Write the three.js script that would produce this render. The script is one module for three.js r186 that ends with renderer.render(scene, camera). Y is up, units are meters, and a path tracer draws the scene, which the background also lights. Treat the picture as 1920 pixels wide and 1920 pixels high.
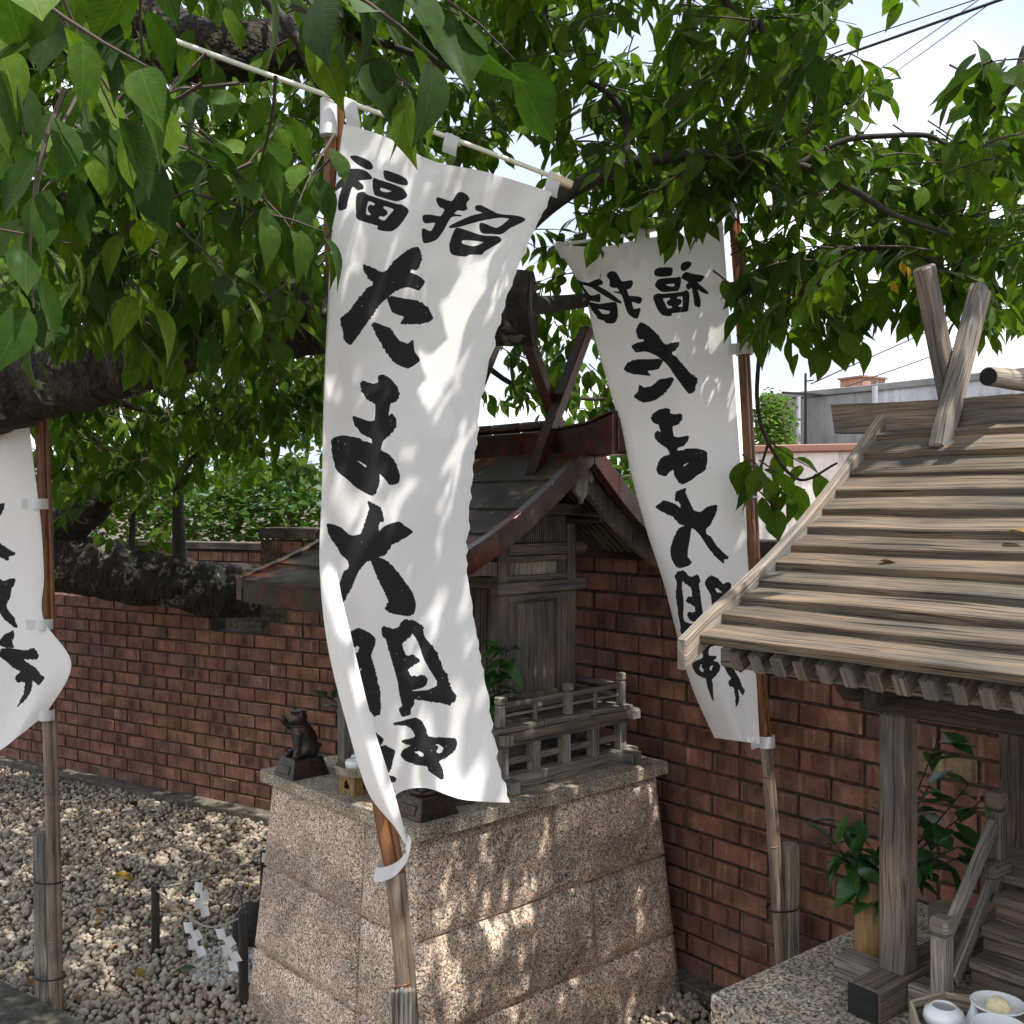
import * as THREE from 'three';
import { mergeGeometries } from 'three/addons/utils/BufferGeometryUtils.js';
import { MarchingCubes } from 'three/addons/objects/MarchingCubes.js';

// ---------------------------------------------------------------- camera, sky, sun, exposure
const EYE = 1.6, F = 1920, CX = 960, HY = 950;          // eye height, focal length and horizon in photo pixels
const scene = new THREE.Scene();
const camera = new THREE.PerspectiveCamera(53.13, 1, 0.05, 6000);
camera.position.set(0, EYE, 0);
camera.rotation.x = -0.0052;
const renderer = new THREE.WebGLRenderer({ antialias: true });
renderer.toneMapping = THREE.LinearToneMapping;
renderer.toneMappingExposure = 2.25;
renderer.shadowMap.enabled = true;
const SUN_DIR = new THREE.Vector3(0.42, 1.0, 0.28).normalize();
const sun = new THREE.DirectionalLight(new THREE.Color(1.0, 0.955, 0.88), 3.1);
sun.position.copy(SUN_DIR).multiplyScalar(40);
sun.castShadow = true;
sun.shadow.mapSize.set(2048, 2048);
Object.assign(sun.shadow.camera, { left: -9, right: 9, top: 9, bottom: -9, near: 1, far: 90 });
scene.add(sun, sun.target);

// ---------------------------------------------------------------- seeded noise
function rng(seed) { let a = seed >>> 0; return () => { a = (a + 0x6d2b79f5) | 0; let t = Math.imul(a ^ (a >>> 15), 1 | a); t = (t + Math.imul(t ^ (t >>> 7), 61 | t)) ^ t; return ((t ^ (t >>> 14)) >>> 0) / 4294967296; }; }
const R = rng(77);
const rr = (a, b, r = R) => a + (b - a) * r();
const clamp = (x, a = 0, b = 1) => Math.min(b, Math.max(a, x));
const mix = (a, b, t) => a + (b - a) * t;
const sstep = (a, b, x) => { const t = clamp((x - a) / (b - a)); return t * t * (3 - 2 * t); };
const hash3 = (x, y, z) => { let h = Math.imul(x, 374761393) ^ Math.imul(y, 668265263) ^ Math.imul(z, 2147483647 - 1274126177); h = Math.imul(h ^ (h >>> 13), 1274126177); h ^= h >>> 16; return (h >>> 0) / 4294967296; };
function noise3(x, y, z = 0) {
  const X = Math.floor(x), Y = Math.floor(y), Z = Math.floor(z); let u = x - X, v = y - Y, w = z - Z;
  u = u * u * (3 - 2 * u); v = v * v * (3 - 2 * v); w = w * w * (3 - 2 * w);
  const h = (a, b, c) => hash3(X + a, Y + b, Z + c);
  return mix(mix(mix(h(0, 0, 0), h(1, 0, 0), u), mix(h(0, 1, 0), h(1, 1, 0), u), v), mix(mix(h(0, 0, 1), h(1, 0, 1), u), mix(h(0, 1, 1), h(1, 1, 1), u), v), w);
}
const fbm = (x, y, z = 0, o = 4) => { let s = 0, a = 0.5, n = 0; for (let i = 0; i < o; i++) { s += a * noise3(x, y, z); n += a; x = x * 2.03 + 7.1; y = y * 2.03 + 3.7; z = z * 2.03 + 1.3; a *= 0.5; } return s / n; };
// tileable 2-D noise for textures: (x, y) in 0..1, px by py cells
function tn(x, y, px, py, s = 0) {
  const fx = x * px, fy = y * py, X = Math.floor(fx), Y = Math.floor(fy); let u = fx - X, v = fy - Y;
  u = u * u * (3 - 2 * u); v = v * v * (3 - 2 * v);
  const h = (a, b) => hash3((X + a) % px, (Y + b) % py, s);
  return mix(mix(h(0, 0), h(1, 0), u), mix(h(0, 1), h(1, 1), u), v);
}
const tf = (x, y, px, py, s, o = 4) => { let r = 0, a = 0.5, n = 0; for (let i = 0; i < o; i++) { r += a * tn(x, y, px << i, py << i, s + i * 17); n += a; a *= 0.5; } return r / n; };

// computed sky: pale summer haze with thin clouds
{
  const W = 512, H = 256, d = new Float32Array(W * H * 4);
  for (let j = 0; j < H; j++) for (let i = 0; i < W; i++) {
    const el = (j + 0.5) / H * Math.PI - Math.PI / 2, az = (i + 0.5) / W * Math.PI * 2;
    const up = Math.sin(el), x = Math.cos(el) * Math.cos(az), z = Math.cos(el) * Math.sin(az);
    const t = Math.pow(clamp(1 - Math.max(up, 0)), 2.2);
    let c = [mix(0.36, 0.42, t), mix(0.43, 0.46, t), mix(0.58, 0.54, t)];
    const q = 1 / (Math.abs(up) + 0.25);
    const n = fbm(x * q * 1.7 + 5, z * q * 1.7 + 9, up * 2, 5), cl = sstep(0.40, 0.66, n) * 0.95;
    c = c.map((v, k) => mix(v, [0.95, 0.95, 0.95][k], cl));
    if (up < 0) c = c.map((v, k) => mix(v, [0.30, 0.29, 0.25][k], sstep(0, -0.08, up)));
    const o = (j * W + i) * 4; d[o] = c[0]; d[o + 1] = c[1]; d[o + 2] = c[2]; d[o + 3] = 1;
  }
  const sky = new THREE.DataTexture(d, W, H, THREE.RGBAFormat, THREE.FloatType);
  sky.mapping = THREE.EquirectangularReflectionMapping; sky.magFilter = sky.minFilter = THREE.LinearFilter; sky.needsUpdate = true;
  scene.background = sky; scene.environment = sky; scene.environmentIntensity = 1;
}

// ---------------------------------------------------------------- helpers
const V = (x, y, z) => new THREE.Vector3(x, y, z);
const P = (px, py, Z) => V((px - CX) / F * Z, EYE - (py - HY) / F * Z, -Z);      // photo pixel at a known distance
const onFloor = (px, py, h) => P(px, py, (EYE - h) * F / (py - HY));               // photo pixel on a level at height h
const toPx = (v) => [CX + v.x / -v.z * F, HY - (v.y - EYE) / -v.z * F];
const used = new Map();
const numbered = (n) => { const k = used.get(n) || 0; used.set(n, k + 1); return k ? `${n}_${String(k).padStart(3, '0')}` : n; };
function tag(o, label, category, group) { o.userData.label = label; o.userData.category = category; if (group) o.userData.group = group; return o; }
function thing(name, label, category, pos = [0, 0, 0], turn = 0, group) {
  const g = new THREE.Group(); g.name = numbered(name); g.position.set(...pos); g.rotation.y = turn; scene.add(g); return tag(g, label, category, group);
}
function mesh(name, geo, mat, parent, stuff) {
  const m = new THREE.Mesh(geo, mat); m.name = parent === scene ? numbered(name) : name; m.castShadow = m.receiveShadow = true; parent.add(m);
  if (stuff) m.userData.kind = 'stuff'; return m;
}
function structure(name, geo, mat) { const m = mesh(name, geo, mat, scene); m.userData.kind = 'structure'; return m; }
function tex(W, H, fn, srgb = true, rep = 1) {
  const d = new Uint8Array(W * H * 4);
  for (let j = 0; j < H; j++) for (let i = 0; i < W; i++) { const c = fn(i / W, j / H), o = (j * W + i) * 4; d[o] = clamp(c[0]) * 255; d[o + 1] = clamp(c[1]) * 255; d[o + 2] = clamp(c[2]) * 255; d[o + 3] = 255; }
  const t = new THREE.DataTexture(d, W, H); t.wrapS = t.wrapT = THREE.RepeatWrapping; t.magFilter = THREE.LinearFilter; t.minFilter = THREE.LinearMipmapLinearFilter; t.generateMipmaps = true;
  if (srgb) t.colorSpace = THREE.SRGBColorSpace; t.repeat.set(rep, rep); t.needsUpdate = true; return t;
}
const lin = (r, g, b) => new THREE.Color().setRGB(r, g, b);
const std = (o) => new THREE.MeshStandardMaterial({ roughness: 0.85, side: THREE.DoubleSide, ...o });
const phys = (o) => new THREE.MeshPhysicalMaterial({ roughness: 0.85, side: THREE.DoubleSide, ...o });

// chamfered box, uv in metres with the grain along one axis (v runs with the grain)
function cbox(w, h, d, c = 0.002, grain, seed = R() * 10) {
  const s = [w / 2, h / 2, d / 2]; c = Math.min(c, s[0] * 0.8, s[1] * 0.8, s[2] * 0.8);
  if (grain === undefined) grain = w >= h && w >= d ? 0 : h >= d ? 1 : 2;
  const pos = [], nor = [], uv = [], o1 = seed * 0.37, o2 = seed * 0.91;
  const corner = (a, sg) => { const p = [0, 0, 0]; for (let k = 0; k < 3; k++) p[k] = sg[k] * (k === a ? s[k] : s[k] - c); return p; };
  const face = (pts, n) => {
    const m = Math.abs(n[0]) > 0.9 ? 0 : Math.abs(n[1]) > 0.9 ? 1 : Math.abs(n[2]) > 0.9 ? 2 : -1;
    const e1 = pts[1].map((v, k) => v - pts[0][k]), e2 = pts[2].map((v, k) => v - pts[0][k]);
    const cr = [e1[1] * e2[2] - e1[2] * e2[1], e1[2] * e2[0] - e1[0] * e2[2], e1[0] * e2[1] - e1[1] * e2[0]];
    if (cr[0] * n[0] + cr[1] * n[1] + cr[2] * n[2] < 0) pts.reverse();
    for (let i = 1; i + 1 < pts.length; i++) for (const p of [pts[0], pts[i], pts[i + 1]]) {
      pos.push(...p); nor.push(...n);
      let al = Math.max(grain, 0), ac = [0, 1, 2].filter((k) => k !== grain && k !== m)[0];
      if (grain < 0) { const q = m < 0 ? [0, 1] : [0, 1, 2].filter((k) => k !== m); uv.push(p[q[0]] + o1, p[q[1]] + o2); } else if (m === grain) { [ac, al] = [0, 1, 2].filter((k) => k !== grain); uv.push(p[ac] * 0.5 + o1 + 0.3, p[al] * 0.15 + o2); } else uv.push(p[ac] + o1 + m * 0.11, p[al] + o2);
    }
  };
  const N = (v) => { const l = Math.hypot(...v); return v.map((x) => x / l); };
  for (let a = 0; a < 3; a++) for (const g of [-1, 1]) {
    const b = (a + 1) % 3, e = (a + 2) % 3, q = [[-1, -1], [1, -1], [1, 1], [-1, 1]].map(([i, j]) => { const sg = [0, 0, 0]; sg[a] = g; sg[b] = i; sg[e] = j; return corner(a, sg); });
    const n = [0, 0, 0]; n[a] = g; face(q, n);
    for (const f of [-1, 1]) {     // edge between axis a side g and axis b side f
      const A = [0, 0, 0]; A[a] = g; A[b] = f; const lo = [...A], hi = [...A]; lo[e] = -1; hi[e] = 1;
      face([corner(a, lo), corner(a, hi), corner(b, hi), corner(b, lo)], N(A));
    }
  }
  for (const i of [-1, 1]) for (const j of [-1, 1]) for (const k of [-1, 1]) face([0, 1, 2].map((a) => corner(a, [i, j, k])), N([i, j, k]));
  const g = new THREE.BufferGeometry();
  g.setAttribute('position', new THREE.Float32BufferAttribute(pos, 3)); g.setAttribute('normal', new THREE.Float32BufferAttribute(nor, 3)); g.setAttribute('uv', new THREE.Float32BufferAttribute(uv, 2));
  return g;
}
function box(name, parent, mat, [x, y, z], [w, h, d], o = {}) {
  const m = mesh(name, cbox(w, h, d, o.c ?? 0.002, o.grain), mat, parent, o.stuff); m.position.set(x, y, z); if (o.rot) m.rotation.set(...o.rot); return m;
}
// bar between two points (local), section w (sideways) by h (towards up)
function bar(name, parent, mat, p, q, w, h, o = {}) {
  const a = V(...p), b = V(...q), d = b.clone().sub(a), L = d.length(); d.normalize();
  const up = o.up ? V(...o.up) : V(0, 1, 0), x = V(0, 0, 0).crossVectors(up, d); if (x.lengthSq() < 1e-6) x.set(1, 0, 0); x.normalize();
  const y = V(0, 0, 0).crossVectors(d, x);
  const m = mesh(name, cbox(w, h, L, o.c ?? 0.002, 2), mat, parent, o.stuff);
  m.quaternion.setFromRotationMatrix(new THREE.Matrix4().makeBasis(x, y, d)); m.position.copy(a).add(b).multiplyScalar(0.5); return m;
}
// tube through points with radii; uv: u round in metres, v along in metres
function tubeGeo(pts, { rad = 10, seg = 6, amp = 0, caps = true, freq = 14, knob = 0 } = {}) {
  const cv = new THREE.CatmullRomCurve3(pts.map((p) => p[0]), false, 'centripetal'), n = (pts.length - 1) * seg;
  const pos = [], uv = [], idx = []; let side = null, prev = null, len = 0;
  for (let i = 0; i <= n; i++) {
    const t = i / n, k = Math.min(pts.length - 2, Math.floor(t * (pts.length - 1))), f = t * (pts.length - 1) - k;
    const c = cv.getPoint(t), T = cv.getTangent(t), r0 = mix(pts[k][1], pts[k + 1][1], f);
    if (!side) side = V(0, 1, 0).cross(T).lengthSq() > 0.01 ? V(0, 1, 0).cross(T).normalize() : V(1, 0, 0);
    side.addScaledVector(T, -side.dot(T)).normalize(); const up = T.clone().cross(side);
    if (prev) len += c.distanceTo(prev); prev = c;
    for (let j = 0; j <= rad; j++) {
      const a = j / rad * Math.PI * 2, dx = Math.cos(a), dy = Math.sin(a), d = side.clone().multiplyScalar(dx).addScaledVector(up, dy);
      let r = r0; if (amp) r *= 1 + amp * (fbm(d.x * 2 + c.x * freq, d.y * 2 + c.y * freq, d.z * 2 + c.z * freq, 3) - 0.5) * 2 + knob * (noise3(c.x * 5 + d.x, c.y * 5 + d.y, c.z * 5 + d.z) - 0.5);
      pos.push(c.x + d.x * r, c.y + d.y * r, c.z + d.z * r); uv.push(j / rad * Math.max(0.05, Math.round(r0 * 6.28 / 0.1) * 0.1), len);
    }
  }
  for (let i = 0; i < n; i++) for (let j = 0; j < rad; j++) { const a = i * (rad + 1) + j, b = a + rad + 1; idx.push(a, a + 1, b, b, a + 1, b + 1); }
  if (caps) for (const i of [0, n]) { const c = cv.getPoint(i / n), k = pos.length / 3; pos.push(c.x, c.y, c.z); uv.push(0, len); for (let j = 0; j < rad; j++) { const a = i * (rad + 1) + j; i ? idx.push(a, a + 1, k) : idx.push(a + 1, a, k); } }
  const g = new THREE.BufferGeometry(); g.setIndex(idx); g.setAttribute('position', new THREE.Float32BufferAttribute(pos, 3)); g.setAttribute('uv', new THREE.Float32BufferAttribute(uv, 2)); g.computeVertexNormals(); return g;
}
// rectangular grid of points f(i, j) -> [x, y, z, u, v]
function gridGeo(nu, nv, f) {
  const pos = [], uv = [], idx = [];
  for (let j = 0; j <= nv; j++) for (let i = 0; i <= nu; i++) { const p = f(i / nu, j / nv); pos.push(p[0], p[1], p[2]); uv.push(p[3] ?? i / nu, p[4] ?? j / nv); }
  for (let j = 0; j < nv; j++) for (let i = 0; i < nu; i++) { const a = j * (nu + 1) + i, b = a + nu + 1; idx.push(a, a + 1, b, b, a + 1, b + 1); }
  const g = new THREE.BufferGeometry(); g.setIndex(idx); g.setAttribute('position', new THREE.Float32BufferAttribute(pos, 3)); g.setAttribute('uv', new THREE.Float32BufferAttribute(uv, 2)); g.computeVertexNormals(); return g;
}
// smooth body from a distance function, meshed on a grid
function sdfGeo(fn, c, half, res = 40) {
  const mc = new MarchingCubes(res, new THREE.MeshBasicMaterial(), false, false, 60000); mc.isolation = 0;
  for (let k = 0; k < res; k++) for (let j = 0; j < res; j++) for (let i = 0; i < res; i++) mc.field[i + j * res + k * res * res] = -fn(c[0] + (i / res * 2 - 1) * half, c[1] + (j / res * 2 - 1) * half, c[2] + (k / res * 2 - 1) * half);
  mc.update(); const n = mc.count, g = new THREE.BufferGeometry(), p = new Float32Array(n * 3), uv = new Float32Array(n * 2);
  for (let i = 0; i < n; i++) { for (let k = 0; k < 3; k++) p[i * 3 + k] = c[k] + mc.positionArray[i * 3 + k] * half; uv[i * 2] = p[i * 3] + p[i * 3 + 2]; uv[i * 2 + 1] = p[i * 3 + 1]; }
  g.setAttribute('position', new THREE.BufferAttribute(p, 3)); g.setAttribute('normal', new THREE.BufferAttribute(mc.normalArray.slice(0, n * 3), 3)); g.setAttribute('uv', new THREE.BufferAttribute(uv, 2)); return g;
}
const smin = (a, b, k) => { const h = clamp(0.5 + 0.5 * (b - a) / k); return mix(b, a, h) - k * h * (1 - h); };
const ell = (x, y, z, c, r) => { const a = (x - c[0]) / r[0], b = (y - c[1]) / r[1], d = (z - c[2]) / r[2], l = Math.hypot(a, b, d), m = Math.hypot(a / r[0], b / r[1], d / r[2]); return m < 1e-9 ? -Math.min(...r) : l * (l - 1) / m; };
const caps = (x, y, z, a, b, ra, rb) => { const d = [b[0] - a[0], b[1] - a[1], b[2] - a[2]], p = [x - a[0], y - a[1], z - a[2]], t = clamp((p[0] * d[0] + p[1] * d[1] + p[2] * d[2]) / (d[0] ** 2 + d[1] ** 2 + d[2] ** 2)); return Math.hypot(p[0] - d[0] * t, p[1] - d[1] * t, p[2] - d[2] * t) - mix(ra, rb, t); };
const lathe = (pts, n = 40) => new THREE.LatheGeometry(pts.map((p) => new THREE.Vector2(p[0], p[1])), n);
function extrude(pts, depth, bevel = 0.002) {
  const s = new THREE.Shape(pts.map((p) => new THREE.Vector2(p[0], p[1])));
  return new THREE.ExtrudeGeometry(s, { depth, bevelEnabled: bevel > 0, bevelSize: bevel, bevelThickness: bevel, bevelSegments: 1, curveSegments: 6 });
}

// ---------------------------------------------------------------- materials
const woodTex = (seed, dark, knots) => tex(512, 512, (u, v) => {       // v along the grain (1 m), u across (0.5 repeat)
  const w = u + 0.012 * Math.sin(v * 6.283 * 2 + seed) + 0.02 * (tf(u, v, 3, 2, seed + 5, 2) - 0.5);
  const fine = tf(w % 1 + (w < 0 ? 1 : 0), v, 160, 5, seed, 2), mid = tf(w % 1 + (w < 0 ? 1 : 0), v, 28, 3, seed + 9, 3), big = tf(u, v, 4, 4, seed + 31, 4);
  const crack = sstep(0.66, 0.78, tf(w % 1 + (w < 0 ? 1 : 0), v, 70, 4, seed + 77, 2));
  let g = 0.71 + 0.26 * (fine - 0.5) + 0.20 * (mid - 0.5) + 0.34 * (big - 0.5) - 0.30 * crack * dark;
  const warm = 0.05 * (big - 0.4) + knots * (mid - 0.5);
  return [g + warm, g, g - warm * 1.1];
});
const woodBump = tex(512, 512, (u, v) => { const a = tf(u, v, 160, 5, 3, 2), b = sstep(0.6, 0.75, tf(u, v, 70, 4, 80, 2)), c = tf(u, v, 28, 3, 12, 3); const g = 0.6 + 0.25 * (a - 0.5) + 0.3 * (c - 0.5) - 0.5 * b; return [g, g, g]; }, false);
const woodR = woodTex(77, 1.9, 0.16); woodR.repeat.set(6, 1.7); const woodA = woodTex(3, 1.0, 0.06), woodB = woodTex(41, 0.8, 0.12);
for (const t of [woodA, woodB, woodBump]) t.repeat.set(5, 2.3);
const wood = (r, g, b, m = woodA, o = {}) => std({ color: lin(r, g, b), map: m, bumpMap: woodBump, bumpScale: 0.0025, roughness: 0.88, ...o });
const W = {
  grey: [wood(0.40, 0.355, 0.30), wood(0.35, 0.31, 0.265, woodB), wood(0.45, 0.40, 0.345, woodB)],
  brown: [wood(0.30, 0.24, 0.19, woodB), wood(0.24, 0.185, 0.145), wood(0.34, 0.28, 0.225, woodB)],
  roof: [wood(0.30, 0.232, 0.165, woodR), wood(0.245, 0.195, 0.145, woodR), wood(0.33, 0.258, 0.185, woodR), wood(0.27, 0.22, 0.165, woodB)],
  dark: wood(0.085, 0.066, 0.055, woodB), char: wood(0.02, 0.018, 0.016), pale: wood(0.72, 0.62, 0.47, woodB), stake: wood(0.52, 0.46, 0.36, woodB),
};
const pick = (a, r = R) => a[Math.floor(r() * a.length)];
// granite: crystals of feldspar (pink), quartz (grey, white) and mica (black)
const graniteTex = (pink, dark, seed) => {
  const n = 110, pts = []; const g = rng(seed);
  for (let i = 0; i < n * n; i++) { const k = g(), s = 0.75 + 0.5 * g(); pts.push([g(), g(), k < dark ? [0.30, 0.29, 0.28] : k < dark + 0.15 ? [0.55, 0.54, 0.53] : k < dark + 0.15 + pink ? [0.80 * s, 0.70 * s, 0.63 * s] : [0.82 * s, 0.80 * s, 0.76 * s]]); }
  return tex(768, 768, (u, v) => {
    const x = u * n, y = v * n, X = Math.floor(x), Y = Math.floor(y); let bd = 9, bc = null;
    for (let j = -1; j <= 1; j++) for (let i = -1; i <= 1; i++) { const q = pts[((Y + j + n) % n) * n + ((X + i + n) % n)], d = (X + i + q[0] - x) ** 2 + (Y + j + q[1] - y) ** 2; if (d < bd) { bd = d; bc = q[2]; } }
    const m = 0.82 + 0.36 * (tf(u, v, 5, 5, seed, 4) - 0.5) * 1.2; return bc.map((c) => c * m);
  });
};
const graniteA = graniteTex(0.40, 0.12, 5), graniteB = graniteTex(0.22, 0.15, 8);
graniteA.repeat.set(2.9, 2.9); graniteB.repeat.set(2.2, 2.2);
const graniteBump = tex(512, 512, (u, v) => { const g = 0.5 + 0.8 * (tf(u, v, 40, 40, 6, 3) - 0.5) + 0.5 * (tf(u, v, 12, 12, 9, 3) - 0.5); return [g, g, g]; }, false); graniteBump.repeat.set(2.3, 2.3);
const M = {
  granite: std({ color: lin(1.30, 1.18, 1.05), map: graniteA, bumpMap: graniteBump, bumpScale: 0.006, roughness: 0.82 }),
  capstone: std({ color: lin(0.95, 0.93, 0.80), map: graniteA, bumpMap: graniteBump, bumpScale: 0.0006, roughness: 0.7 }),
  slab: std({ color: lin(1.05, 0.98, 0.86), map: graniteB, bumpMap: graniteBump, bumpScale: 0.0006, roughness: 0.6 }),
};

// ---------------------------------------------------------------- ground, gravel
const dirtTex = tex(512, 512, (u, v) => { const a = tf(u, v, 60, 60, 4, 3), b = tf(u, v, 5, 5, 8, 4), g = 0.42 + 0.35 * (a - 0.5) + 0.25 * (b - 0.5); return [g * 1.05, g, g * 0.9]; }); dirtTex.repeat.set(1, 1);
const groundMat = std({ color: lin(0.62, 0.54, 0.44), map: dirtTex, roughness: 1 });
{
  const g = new THREE.PlaneGeometry(5000, 5000, 1, 1); g.rotateX(-Math.PI / 2); const uv = g.attributes.uv; for (let i = 0; i < uv.count; i++) uv.setXY(i, uv.getX(i) * 5000, uv.getY(i) * 5000);
  structure('ground', g, groundMat).position.y = -0.012;
}
// walls of the yard: two straight runs meeting behind the pedestal, (X, distance)
const WS = [-0.613, 4.86], WL = [-4.35, 7.09];
const TALL = { o: V(WS[0], 0, -WS[1]), turn: -0.8741, len: 5.2, dir: [0.6415, -0.767] };
const LOWD = Math.hypot(WS[0] - WL[0], WS[1] - WL[1]), LOWT = -Math.atan2(WL[1] - WS[1], WS[0] - WL[0]);
const beyondWall = (x, Z) => {          // true where a ground point lies behind either wall face
  const ax = x - WS[0], az = Z - WS[1];
  const tallN = ax * 0.767 + az * 0.6415, c = Math.cos(-LOWT), s = Math.sin(-LOWT), lowN = ax * s + az * c;
  return tallN > -0.03 || lowN > -0.03;
};
{
  const g4 = []; const rs = rng(5);
  for (let k = 0; k < 5; k++) { const g = new THREE.IcosahedronGeometry(1, 1), p = g.attributes.position; for (let i = 0; i < p.count; i++) { const v = V(p.getX(i), p.getY(i), p.getZ(i)), n = 0.78 + 0.5 * noise3(v.x * 1.3 + k * 9, v.y * 1.3, v.z * 1.3); v.multiplyScalar(n); p.setXYZ(i, v.x, v.y * 0.75, v.z * (0.8 + 0.08 * k)); } g.computeVertexNormals(); g4.push(g); }
  const lists = g4.map(() => []), mat = std({ color: 0xffffff, roughness: 0.95 }), white = [];
  const add = (x, Z, s, list, col) => { const q = new THREE.Quaternion().setFromEuler(new THREE.Euler(rs() * 6, rs() * 6, rs() * 6)); list.push([new THREE.Matrix4().compose(V(x, 0.004 + s * 0.35 + rs() * 0.012, -Z), q, V(s, s, s)), col]); };
  const area = [[-4.0, 0.75, 2.2, 7.0, 80000], [0.2, 1.1, 2.6, 3.6, 900]];
  for (const [x0, x1, z0, z1, n] of area) for (let i = 0; i < n; i++) {
    const Z = z0 + (z1 - z0) * Math.pow(rs(), 1.25), x = mix(x0, x1, rs()); if (beyondWall(x, Z) || Math.abs(x) > Z * 0.62 + 0.15) continue;
    if (x < -1.02 && Z < 2.62 && (x + 1.02) * 0.62 + (Z - 2.62) < -0.25) continue;
    const s = mix(0.0048, 0.0115, rs()) * (rs() < 0.06 ? 1.6 : 1), b = mix(0.95, 1.45, rs()), w = rs(); const c = w < 0.08 ? [0.20, 0.125, 0.085] : w < 0.2 ? [0.19, 0.17, 0.145] : w < 0.27 ? [0.36, 0.335, 0.285] : [0.29, 0.243, 0.185];
    add(x, Z, s, lists[Math.floor(rs() * 5)], lin(c[0] * b, c[1] * b, c[2] * b));
  }
  const wc = onFloor(455, 1810, 0.01);
  for (let i = 0; i < 800; i++) { const a = rs() * 6.28, d = 0.17 * Math.sqrt(rs()), b = mix(0.75, 1.05, rs()); add(wc.x + Math.cos(a) * d * 1.1, -wc.z + Math.sin(a) * d, mix(0.006, 0.011, rs()), white, lin(0.46 * b, 0.46 * b, 0.44 * b)); }
  const inst = (name, geo, l, label, cat) => { const m = new THREE.InstancedMesh(geo, mat, l.length); l.forEach(([mt, c], i) => { m.setMatrixAt(i, mt); m.setColorAt(i, c); }); m.name = numbered(name); m.userData = { kind: 'stuff', label, category: cat }; m.castShadow = m.receiveShadow = true; scene.add(m); };
  const tones = ['rounded', 'flat', 'angular', 'small broken', 'long'];
  lists.forEach((l, i) => inst('gravel', g4[i], l, `${tones[i]} beige and grey gravel stones covering the yard`, 'gravel'));
  inst('white_gravel', g4[1], white, 'patch of white gravel inside the small roped enclosure', 'gravel');
  // strip of concrete at the foot of the low wall and the kerb in the corner
  const conc = std({ color: lin(0.62, 0.60, 0.57), map: dirtTex, roughness: 0.95 });
  const f = structure('footing_strip', cbox(LOWD, 0.05, 0.10, 0.004), conc); f.rotation.y = LOWT; f.position.copy(V(WL[0], 0.02, -WL[1])).add(V(LOWD / 2, 0, 0.05).applyAxisAngle(V(0, 1, 0), LOWT));
  const f2 = structure('footing_strip', cbox(TALL.len, 0.05, 0.08, 0.004), conc); f2.rotation.y = TALL.turn; f2.position.copy(TALL.o).add(V(TALL.len / 2, 0.02, 0.04).applyAxisAngle(V(0, 1, 0), TALL.turn));
  const k = structure('kerb', cbox(1.6, 0.16, 0.45, 0.01), std({ color: lin(0.33, 0.33, 0.31), map: dirtTex, roughness: 0.95 })); k.rotation.y = -0.62; k.position.copy(onFloor(-45, 1985, 0.05)); k.position.y = 0.03;
}

// ---------------------------------------------------------------- brick walls
const brickMaps = [0, 1, 2].map((s) => tex(256, 256, (u, v) => {
  const streak = tf(u, v, 24, 2, 20 + s, 2), blot = tf(u, v, 5, 5, 60 + s, 4), fine = tf(u, v, 90, 90, 33 + s, 2), white = sstep(0.70, 0.86, tf(u, v, 26, 2, 90 + s, 2)) * sstep(0.42, 0.58, tf(u, v, 3, 4, 130 + s, 3));
  const g = 0.69 + 0.16 * (fine - 0.5) + 0.50 * (blot - 0.5) - 0.14 * sstep(0.55, 0.8, streak);
  return [g + white * 0.18, g * 0.985 + white * 0.24, g * 0.97 + white * 0.26];
}));
for (const t of brickMaps) t.repeat.set(2.1, 2.1);
const brickBump = tex(256, 256, (u, v) => { const g = 0.5 + 0.7 * (tf(u, v, 60, 60, 3, 3) - 0.5); return [g, g, g]; }, false); brickBump.repeat.set(3, 3);
const brickCol = [[0.48, 0.222, 0.146], [0.455, 0.206, 0.137], [0.51, 0.238, 0.157], [0.43, 0.20, 0.137], [0.475, 0.230, 0.156], [0.40, 0.212, 0.155]];
const brickMats = brickCol.map((c, i) => std({ color: lin(...c), map: brickMaps[i % 3], bumpMap: brickBump, bumpScale: 0.0015, roughness: 0.9 }));
const paleBrick = std({ color: lin(0.62, 0.46, 0.27), map: brickMaps[1], roughness: 0.9 });
const mortar = std({ color: lin(0.33, 0.28, 0.23), map: dirtTex, roughness: 1 });
const copingMat = std({ color: lin(0.20, 0.15, 0.12), map: brickMaps[0], roughness: 0.85 });
const BL = 0.21, BH = 0.06, BD = 0.1, JT = 0.01;
const fullBricks = [0, 1, 2, 3, 4, 5, 6, 7].map((k) => cbox(BL, BH, BD, 0.0025, 1, k * 1.37)), halfCache = new Map();
function brickGeo(w, r) { if (Math.abs(w - BL) < 1e-3) return pick(fullBricks, r); const k = Math.round(w * 200); if (!halfCache.has(k)) halfCache.set(k, cbox(w, BH, BD, 0.0025, 1, k * 0.61)); return halfCache.get(k); }
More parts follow.
